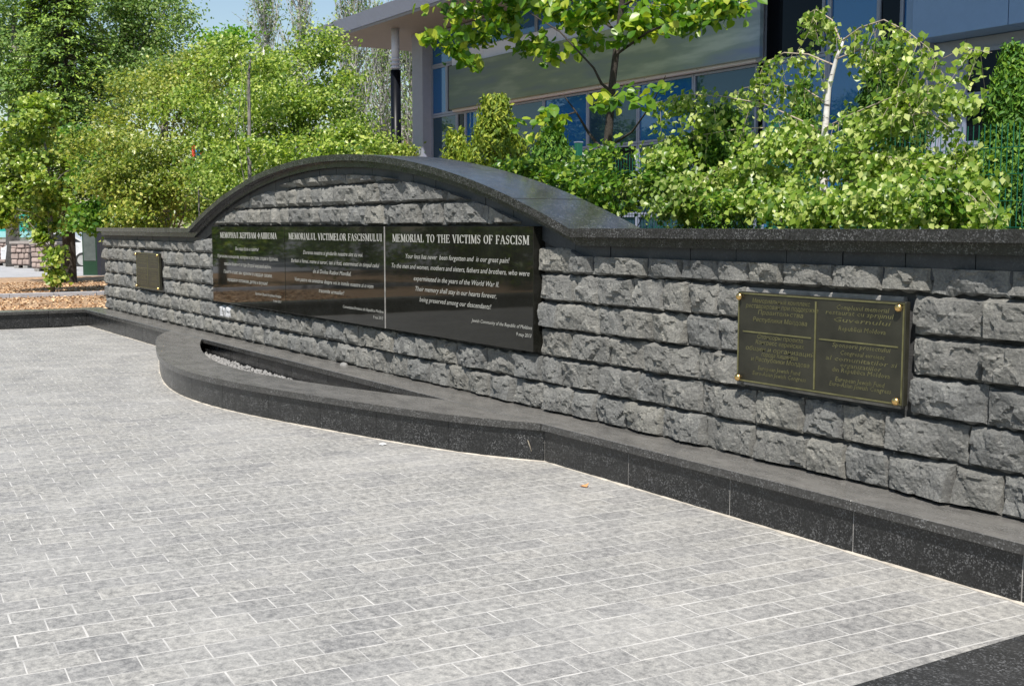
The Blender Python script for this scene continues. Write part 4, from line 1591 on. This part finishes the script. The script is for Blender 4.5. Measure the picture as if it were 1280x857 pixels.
sb = lambda L_: [(b_[0]-b0.x, b_[1]-b0.y, b_[2], *b_[3:]) for b_ in L_]
ca, na = blob_points(sb(bl_), 4, 0.075, 0.25)
cb, nb = blob_points(sb(low), 4, 0.06, 0.2)
ca = np.concatenate([cb, ca]); na = np.concatenate([nb, na])
# the 300 leaves nearest the camera that show in the picture are single leaves
wc = ca+np.array(b0)
dd = wc-EYEP
zc_ = dd@FW
px_a = CX+F*(dd@RT)/zc_
py_a = CY-F*(dd@UP)/zc_
vis = (py_a > -5)
order = np.argsort(np.where(vis, zc_, 99))
single, rest = order[:300], order[300:]
hv = []
for k in range(5):
    v_ = leaf_verts(np.zeros((1, 3)), np.array([[0, 0, 1.0]]), 1.0, HEART, 0, random.uniform(0.1, 0.35))[0]
    # lay in the XY plane, tip towards +Y
    s = np.array([(a, c, abs(a)*random.uniform(.1, .3)-c*c*0.25) for a, c in HEART])
    me = npmesh('leaf', s[None], 10, M['leaf_linden'], [[0, 1, 2, 3, 4, 5], [0, 5, 6, 7, 8, 9]])
    hv.append(me)
lm, t, b = newmat('linden_leaf_single')
oi = nd(t, 'ShaderNodeObjectInfo')
c = ramp(t, oi.outputs['Random'], [(0, (0.045, 0.13, 0.012)), (0.5, (0.11, 0.23, 0.018)), (0.85, (0.26, 0.36, 0.035)), (1, (0.50, 0.50, 0.08))])
t.links.new(c, b.inputs['Base Color']); b.inputs['Roughness'].default_value = 0.35
tr_ = nd(t, 'ShaderNodeBsdfTranslucent')
t.links.new(mixc(t, 1.0, c, (1.5, 1.55, 0.7), 'MULTIPLY'), tr_.inputs[0])
mx_ = nd(t, 'ShaderNodeMixShader'); mx_.inputs[0].default_value = 0.42
t.links.new(b.outputs[0], mx_.inputs[1]); t.links.new(tr_.outputs[0], mx_.inputs[2])
t.links.new(mx_.outputs[0], t.nodes['Material Output'].inputs[0])
for me in hv:
    me.materials.clear(); me.materials.append(lm)
from mathutils import Matrix
for i in single:
    n_ = Vector(na[i]+np.array([0.1, -0.35, 0])).normalized()
    r = Vector((random.gauss(0, .6), random.gauss(0, .6), -0.9))
    d = (r-n_*r.dot(n_)).normalized()
    tt = d.cross(n_)
    s = 0.088*random.uniform(0.6, 1.25)
    mt = Matrix((tt, d, n_)).transposed().to_4x4()
    o = link('leaf', random.choice(hv), root)
    o.matrix_basis = Matrix.Translation(Vector(ca[i])) @ mt @ Matrix.Scale(s, 4)
V_ = leaf_verts(ca[rest], unit(na[rest]), 0.088, HEART, 0.9)
link('crown', npmesh('crown', V_, 10, M['leaf_linden'], [[0, 1, 2, 3, 4, 5], [0, 5, 6, 7, 8, 9]]), root, kind='stuff')


def shrub(name, label, cat, blobs, leaf, mat, per=10, sig=0.07, shape=LEAF4, shell=0.2, stems=6, droop=0.4, bark='bark_dark', group=None):
    bx0 = sum(b_[0] for b_ in blobs)/len(blobs); by0 = sum(b_[1] for b_ in blobs)/len(blobs)
    base_ = Vector((bx0, by0, 0))
    root = thing(name, label, cat, base_, group)
    q = MB()
    bb = [(b_[0]-bx0, b_[1]-by0, b_[2], *b_[3:]) for b_ in blobs]
    for b_ in bb:
        for k in range(stems):
            e = Vector((b_[0]+random.uniform(-.6, .6)*b_[3], b_[1]+random.uniform(-.5, .5)*b_[4], b_[2]+random.uniform(-.2, .8)*b_[5]))
            s = Vector((random.gauss(0, .12), random.gauss(0, .12), -0.02))
            q.tube([s, s.lerp(e, .5)+Vector((0, 0, .1)), e], [0.012, 0.008, 0.003], 4, False)
    q.build('stems', M[bark], root)
    crown(root, bb, leaf, mat, per, sig, shape, shell, droop, 'foliage')
    return root


# shrubs along the back of the wall
shrub('broadleaf_shrub', 'glossy green broad-leaved shrub right behind the arch and under the linden', 'shrub',
      [PB(735, 240, 6.6, 62, 42, 190, .4), PB(800, 235, 6.5, 60, 45, 200, .4), PB(660, 212, 6.9, 42, 20, 90, .35), PB(700, 222, 6.8, 45, 26, 110, .35)], 0.062, M['leaf_deep'], shell=0.1)
shrub('low_shrub', 'bright low shrub filling the space under the white birch trunk', 'shrub',
      [PB(930, 262, 6.5, 95, 34, 130, .3), PB(1060, 262, 6.5, 95, 34, 130, .3), PB(1190, 258, 6.5, 75, 38, 110, .3)], 0.05, M['leaf_deep'], shell=0.1)


def cone_tree(name, label, x, D, ytop, ybot, wpx, mat, n_=500, leaf=0.07, shape=LEAFN, taper=0.75, group=None, sat=1.9):
    """upright conifer: upward-pointing scaly sprays round a straight stem"""
    c = atd(x, ytop, D)
    zt_, r = float(c[2]), wpx*D/F/2
    b0 = Vector((c[0], c[1], 0))
    root = thing(name, label, 'conifer', b0, group)
    q = MB(); q.tube([(0, 0, 0), (0, 0, zt_*0.9)], [0.05, 0.01], 6)
    q.build('trunk', M['bark_dark'], root)
    zb_ = max(0.1, float(atd(x, ybot, D)[2]))
    u = rng.random(n_)**0.8
    zz = zb_+(zt_-zb_)*u
    env = r*np.minimum(1, (1-u)*sat+0.03)**taper
    rr = env*rng.uniform(0.55, 1.08, n_)*(1+0.18*np.sin(zz*9+rng.random()*6))
    a = rng.random(n_)*2*math.pi
    tw_ = np.stack([rr*np.cos(a), rr*np.sin(a), zz], 1)
    per = 9
    dirs = unit(np.stack([np.cos(a)*0.5, np.sin(a)*0.5, np.ones(n_)*0.9], 1))
    k = rng.random((n_, per, 1))
    p = (tw_[:, None]+dirs[:, None]*k*leaf*2.2+rng.normal(size=(n_, per, 3))*leaf*0.35).reshape(-1, 3)
    o = np.repeat(np.stack([np.cos(a), np.sin(a), 0.3+0*a], 1), per, 0)
    nn__ = unit(o+rng.normal(size=p.shape)*0.6)
    V_ = leaf_verts(p, nn__, leaf, shape, 0, 0.1, up=1.6)
    link('foliage', npmesh('foliage', V_, 4, mat, [[0, 1, 2], [0, 2, 3]]), root)
    return root


WS = LEAFN*np.array([2.0, 1])
cone_tree('golden_thuja', 'golden spiky conifer left of the linden trunk', 619, 14.5, 134, 300, 80, M['thuja_gold'], 1100, 0.075, WS)
cone_tree('golden_thuja', 'tip of a golden conifer beside the building corner', 570, 15.5, 176, 300, 40, M['thuja_gold'], 400, 0.075, WS)
cone_tree('thuja', 'green pointed thuja between the golden conifer and the fence post', 690, 14.0, 172, 300, 66, M['thuja'], 900, 0.07, WS)
cone_tree('thuja', 'rounded green thuja in the middle behind the mesh fence', 903, 10.5, 146, 300, 78, M['thuja'], 1300, 0.05, WS, taper=0.55)
cone_tree('thuja', 'dark thuja behind the white birch crown', 1112, 11.5, 66, 300, 95, M['thuja_dark'], 1800, 0.06, WS, taper=0.6)
cone_tree('thuja', 'light green thuja top in front of the blue glass', 1003, 12.5, 112, 300, 52, M['thuja'], 600, 0.055, WS)
cone_tree('thuja', 'tall dark thuja at the right edge of the picture', 1268, 9.6, 74, 300, 112, M['thuja'], 2300, 0.058, WS, taper=1.0, sat=1.05)
cone_tree('thuja', 'thuja beyond the right edge of the picture', 1395, 9.4, 130, 300, 95, M['thuja_dark'], 900, 0.06, WS, taper=0.6)

# ---- trees behind the left part of the wall
tree('birch_tree', 'young birch with slender pale forked trunk behind the rising arch', 'tree',
     [base(322, 19.5), atd(323, 200, 19.5), atd(324, 160, 19.5), atd(326, 110, 19.5), atd(330, 60, 19.5)], [.05, .045, .04, .03, .015],
     [DB(330, 130, 19.5, 95, 70, 560, .9), DB(405, 150, 19.8, 70, 60, 330, .9), DB(390, 85, 20, 55, 42, 200), DB(320, 75, 20, 50, 32, 150), DB(260, 150, 20, 62, 60, 260), DB(300, 215, 18.6, 100, 50, 440, .8), DB(435, 178, 19, 42, 26, 110)],
     0.066, M['leaf_far'], M['birch_bark'], per=17, sig=0.12, shell=0.3, each=4)
tree('slender_tree', 'slender tree with a straight reddish-grey trunk just right of the pale forked birch', 'tree',
     [base(311, 17.5), atd(312, 200, 17.5), atd(311, 90, 17.5), atd(314, 70, 17.5)], [.035, .03, .022, .01],
     [DB(318, 75, 17.5, 34, 20, 50), DB(350, 205, 17.5, 70, 30, 160, .6), DB(420, 192, 16.5, 52, 13, 90, .5)], 0.075, M['leaf_far'], M['bark_grey'], per=10, each=3)
tree('leafy_tree', 'rounded light green tree between the spruce and the birch', 'tree',
     [base(205, 24), atd(205, 180, 24), atd(207, 90, 24)], [.11, .09, .04],
     [DB(200, 130, 24, 75, 62, 520), DB(155, 190, 23, 55, 58, 330), DB(225, 220, 22.5, 65, 52, 380, .9), DB(245, 95, 25, 48, 38, 200), DB(170, 245, 22, 55, 42, 300, .8), DB(265, 250, 21, 45, 30, 170, .8)],
     0.078, M['leaf_olive'], M['bark_grey'], per=17, sig=0.15, shell=0.3, each=4)
tree('leafy_tree', 'bright green tree top poking above the birches against the sky', 'tree',
     [base(288, 30), atd(288, 150, 30), atd(288, 60, 30)], [.12, .09, .04],
     [DB(288, 62, 30, 24, 27, 120), DB(284, 95, 30, 34, 34, 150)], 0.12, M['leaf_bright'], M['bark_grey'], per=12, sig=0.18)
# tall back trees
tree('tall_poplar', 'tall pale green poplar filling the top left corner behind the spruce', 'tree',
     [base(150, 48), atd(150, 180, 48), atd(155, 20, 48), atd(158, -80, 48)], [.3, .22, .12, .05],
     [DB(140, 40, 48, 62, 66, 800), DB(190, 35, 48, 42, 60, 560), DB(200, 95, 47, 34, 40, 300), DB(90, 90, 48, 60, 60, 420), DB(150, -50, 48, 70, 50, 160), DB(130, 120, 46, 50, 40, 260)],
     0.14, M['leaf_pale'], M['bark_grey'], per=14, sig=0.26, shell=0.3, each=5, thin=0.2)
tree('tall_poplar', 'tall pale tree at the extreme top left edge', 'tree',
     [base(15, 50), atd(15, 180, 50), atd(18, 20, 50)], [.3, .22, .1],
     [DB(15, 40, 50, 50, 60, 560), DB(-10, 120, 50, 50, 60, 300), DB(40, 110, 50, 40, 50, 200)],
     0.16, M['leaf_pale'], M['bark_grey'], per=14, sig=0.26, shell=0.3, each=5, thin=0.2)


def sparse(label, x, D, ytop, w_, h_, n_, seed_):
    random.seed(seed_)
    b0 = base(x, D)
    root = thing('sparse_poplar', label, 'tree', b0, 'thinly leaved poplars behind the canopy')
    top = Vector(atd(x+2, ytop, D))-b0
    q = MB()
    q.tube([(0, 0, 0), top*0.5, top], [0.16, 0.12, 0.03], 6)
    C__ = []
    for k in range(n_):
        s = top*random.uniform(0.35, 0.97)
        a = random.uniform(0, 2*math.pi)
        L = random.uniform(0.5, 1.0)*w_*D/F*(1.15-0.6*s.z/top.z)
        e = s+Vector((math.cos(a)*L*.55, math.sin(a)*L*.55, L*random.uniform(0.9, 1.8)))
        md = s.lerp(e, .5)+Vector((math.cos(a), math.sin(a), -.2))*L*.12
        q.tube([s, md, e], [0.026, 0.016, 0.007], 4, False)
        for j in range(5):
            s2 = s.lerp(e, random.uniform(.3, .95))
            e2 = s2+Vector((random.gauss(0, .25), random.gauss(0, .25), random.uniform(.2, .7)))*1.1
            q.tube([s2, e2], [0.014, 0.006], 3, False)
            for i in range(5):
                C__.append(s2.lerp(e2, random.random())+Vector((random.gauss(0, .12), random.gauss(0, .12), random.gauss(0, .12))))
    q.build('trunk', M['grey_twig'], root)
    c = np.array(C__)
    V_ = leaf_verts(c, unit(rng.normal(size=c.shape)+np.array([0, -.3, .4])), 0.13, LEAF4, 0.5)
    link('crown', npmesh('crown', V_, 4, M['leaf_pale'], [[0, 1, 2], [0, 2, 3]]), root)


sparse('thinly leaved poplar against the sky above the birches', 330, 52, -60, 58, 1, 120, 3)
sparse('thinly leaved poplar just left of the canopy tip', 372, 52, -70, 58, 1, 120, 4)
sparse('thinly leaved poplar seen left of the canopy column', 440, 45, -30, 75, 1, 140, 5)
sparse('thinly leaved poplar seen right of the canopy column', 512, 48, 20, 60, 1, 120, 6)
sparse('thinly leaved poplar behind the canopy column', 476, 50, 40, 70, 1, 120, 8)
shrub('far_bush', 'mixed pinkish green bushes at the foot of the canopy column', 'bush', [DB(430, 178, 34, 38, 20, 120), DB(475, 182, 34, 26, 14, 60), DB(510, 184, 36, 22, 14, 60), DB(450, 160, 38, 30, 16, 60)], 0.12, M['leaf_far'], per=9, sig=0.16)

# distant house
A = atd(455, 196, 60)
root = thing('distant_house', 'distant salmon-walled house behind the canopy column', 'house', (0, 0, 0))
zt_ = float(atd(470, 172, 60)[2]); zr = float(atd(470, 160, 60)[2])
q = MB(); obox(q, A, 0, 3.0, 6, 0, zt_); q.build('wall', plain('salmon_plaster', (0.5, 0.28, 0.22), 0.9), root)
q = MB()
o_ = Vector((A[0], A[1], 0))
pts = [o_+wd*-.3+Vector((0, 0, zt_)), o_+wd*3.3+Vector((0, 0, zt_)), o_+wd*3.3+dp*6+Vector((0, 0, zt_)), o_+wd*-.3+dp*6+Vector((0, 0, zt_)), o_+wd*-.3+dp*3+Vector((0, 0, zr+.6)), o_+wd*3.3+dp*3+Vector((0, 0, zr+.6))]
q.add(pts, [(0, 1, 5, 4), (2, 3, 4, 5), (0, 4, 3), (1, 2, 5), (0, 3, 2, 1)])
q.build('roof', plain('grey_tiles', (0.25, 0.22, 0.2), 0.9), root)
for a in (0.5, 1.8):
    q = MB(); obox(q, A-VH*0.03, a, a+.7, .02, zt_-1.6, zt_-.5); q.build('window', M['glass_low'], root)
rebase(root, (A[0], A[1], 0))

# ---- spruce
D = 36
b0 = base(86, D)
root = thing('spruce', 'tall dark spruce with a thick trunk left of the wall', 'tree', b0)
q = MB()
top = float(atd(86, -160, D)[2])
q.tube([(0, 0, 0), (0, 0, top*.5), (0, 0, top)], [0.20, 0.15, 0.02], 10)
C__, N__, = [], []
random.seed(21)
for k in range(330):
    z = 1.9+(top-2.2)*random.random()**0.9
    a = random.uniform(0, 2*math.pi)
    L = (2.45*(1-z/top)**0.75+0.25)*random.uniform(0.65, 1.05)
    d = Vector((math.cos(a), math.sin(a), 0))
    s = Vector((0, 0, z))
    pts = [s, s+d*L*.5+Vector((0, 0, -.10*L)), s+d*L+Vector((0, 0, -.12*L))]
    q.tube(pts, [0.03, 0.02, 0.006], 4, False)
    perp = Vector((-d.y, d.x, 0))
    for j in range(25):
        f_ = random.uniform(0.30, 1.04)
        w_ = (1.04-f_)*0.5*L*0.7+0.10
        side = random.uniform(-1, 1)
        zz = -.11*L*f_-abs(side)*w_*.25
        c = s+d*(L*f_)+perp*side*w_+Vector((0, 0, zz-random.random()**2*0.42))
        for i in range(4):
            C__.append(c+Vector((random.gauss(0, .06), random.gauss(0, .06), random.gauss(0, .04))))
            N__.append(Vector((random.gauss(0, .5)+d.x*.6, random.gauss(0, .5)+d.y*.6-.2, .8)))
q.build('trunk', M['bark_dark'], root)
c = np.array(C__); n_ = unit(np.array(N__))
V_ = leaf_verts(c, n_, 0.15, LEAFN*np.array([2.4, 1]), 0.5)
link('crown', npmesh('crown', V_, 4, M['needle'], [[0, 1, 2], [0, 2, 3]]), root)

# ---- maple-like trees round the spruce
tree('sapling', 'thin young tree with leaves low on its stem in the mulch bed', 'tree',
     [Vector(atz(66, 366, .03)), atd(65, 330, 30), atd(64, 280, 30), atd(60, 200, 30), atd(50, 150, 30)], [.06, .05, .045, .035, .015],
     [DB(35, 165, 30, 48, 34, 230), DB(60, 215, 30, 52, 36, 260), DB(22, 235, 30, 46, 34, 220), DB(66, 262, 30, 26, 20, 90), DB(4, 272, 30, 14, 16, 40), DB(68, 335, 30, 9, 22, 34), DB(60, 300, 30, 14, 18, 44)],
     0.13, M['leaf_far'], M['bark_grey'], per=10, sig=0.13, shell=0.25, shape=LEAF4*np.array([1.3, 1]), each=3)
tree('maple_tree', 'low-branched green tree between the spruce trunk and the wall end', 'tree',
     [base(150, 27), atd(150, 270, 27), atd(152, 190, 27)], [.08, .07, .03],
     [DB(118, 205, 27, 32, 30, 110), DB(152, 215, 27, 44, 30, 150), DB(122, 262, 27, 36, 20, 130), DB(175, 262, 26, 42, 26, 160), DB(105, 175, 28, 26, 26, 90)],
     0.12, M['leaf_fresh'], M['bark_grey'], per=10, sig=0.12, shell=0.25, shape=LEAF4*np.array([1.3, 1]), each=3)
# far greenery closing the view under the crowns
for i, (x, D, lab) in enumerate([(-60, 75, 'far tree line beyond the road, left clump'), (60, 80, 'far tree line beyond the road, second clump'), (190, 78, 'far tree line beyond the road, third clump'), (320, 75, 'far tree line behind the birches'), (440, 82, 'far tree line behind the canopy column')]):
    tree('far_tree', lab, 'tree', [base(x, D), atd(x, 250, D), atd(x, 200, D)], [.3, .25, .1],
         [DB(x, 235, D, 75, 50, 260), DB(x+20, 200, D, 60, 45, 200), DB(x-30, 270, D, 60, 25, 160)], 0.26, M['leaf_far'], M['bark_grey'], per=9, sig=0.4, each=2, group='far tree line')

# ---- trees the polished plaques mirror (they stand round the plaza, outside the picture)
for i, (x, y, s_, lab) in enumerate([(-30, -7, 1.0, 'plaza tree beyond the left edge of the picture'), (-34, -1.5, 1.1, 'plaza tree just outside the left picture edge'), (-26, -16, 1.2, 'plaza tree on the far left lawn'),
                                     (-18, -17, 1.1, 'plaza tree opposite the arch'), (-9, -18, 1.2, 'plaza tree opposite the English plaque'), (-38, -12, 1.2, 'plaza tree farthest to the left')]):
    tree('plaza_tree', lab, 'tree', [(x, y, 0), (x, y, 2.5), (x+.1, y, 4.5)], [.14, .11, .05],
         [(x, y, 3.2*s_, 2.3*s_, 2.3*s_, 1.3*s_, 220), (x+1, y+.5, 4.6*s_, 1.8*s_, 1.8*s_, 1.3*s_, 160), (x-1, y-.4, 5.2*s_, 1.6*s_, 1.6*s_, 1.2*s_, 120), (x, y-1, 1.2, 2.6, 2.0, 1.1, 170)],
         0.17, M['leaf_deep'], M['bark_grey'], per=10, sig=0.2, each=2, group='trees round the plaza')
proto = bpy.data.objects['plaza_tree']
for i in range(11):
    o = proto.copy(); COL.objects.link(o)
    o.location = (-24-i*4.6, -13.5-1.5*math.sin(i*2.1), 0)
    o.rotation_euler = (0, 0, i*1.3)
    o.scale = (1.1+.2*math.sin(i), 1.1+.2*math.sin(i), 1.2+.25*math.cos(i*1.7))
    o['label'] = 'plaza tree in the row across the lawn, outside the picture'
    for ch in proto.children:
        c_ = ch.copy(); COL.objects.link(c_); c_.parent = o
mb = MB(); mb.box(-120, XR+60, -60, -9.02, -0.055, 0.0)
structure('lawn', mb, plain('lawn_grass', (0.10, 0.15, 0.04), 0.95, vary=0.3, scale=3))
print('stones', nst, 'objects', len(bpy.data.objects))
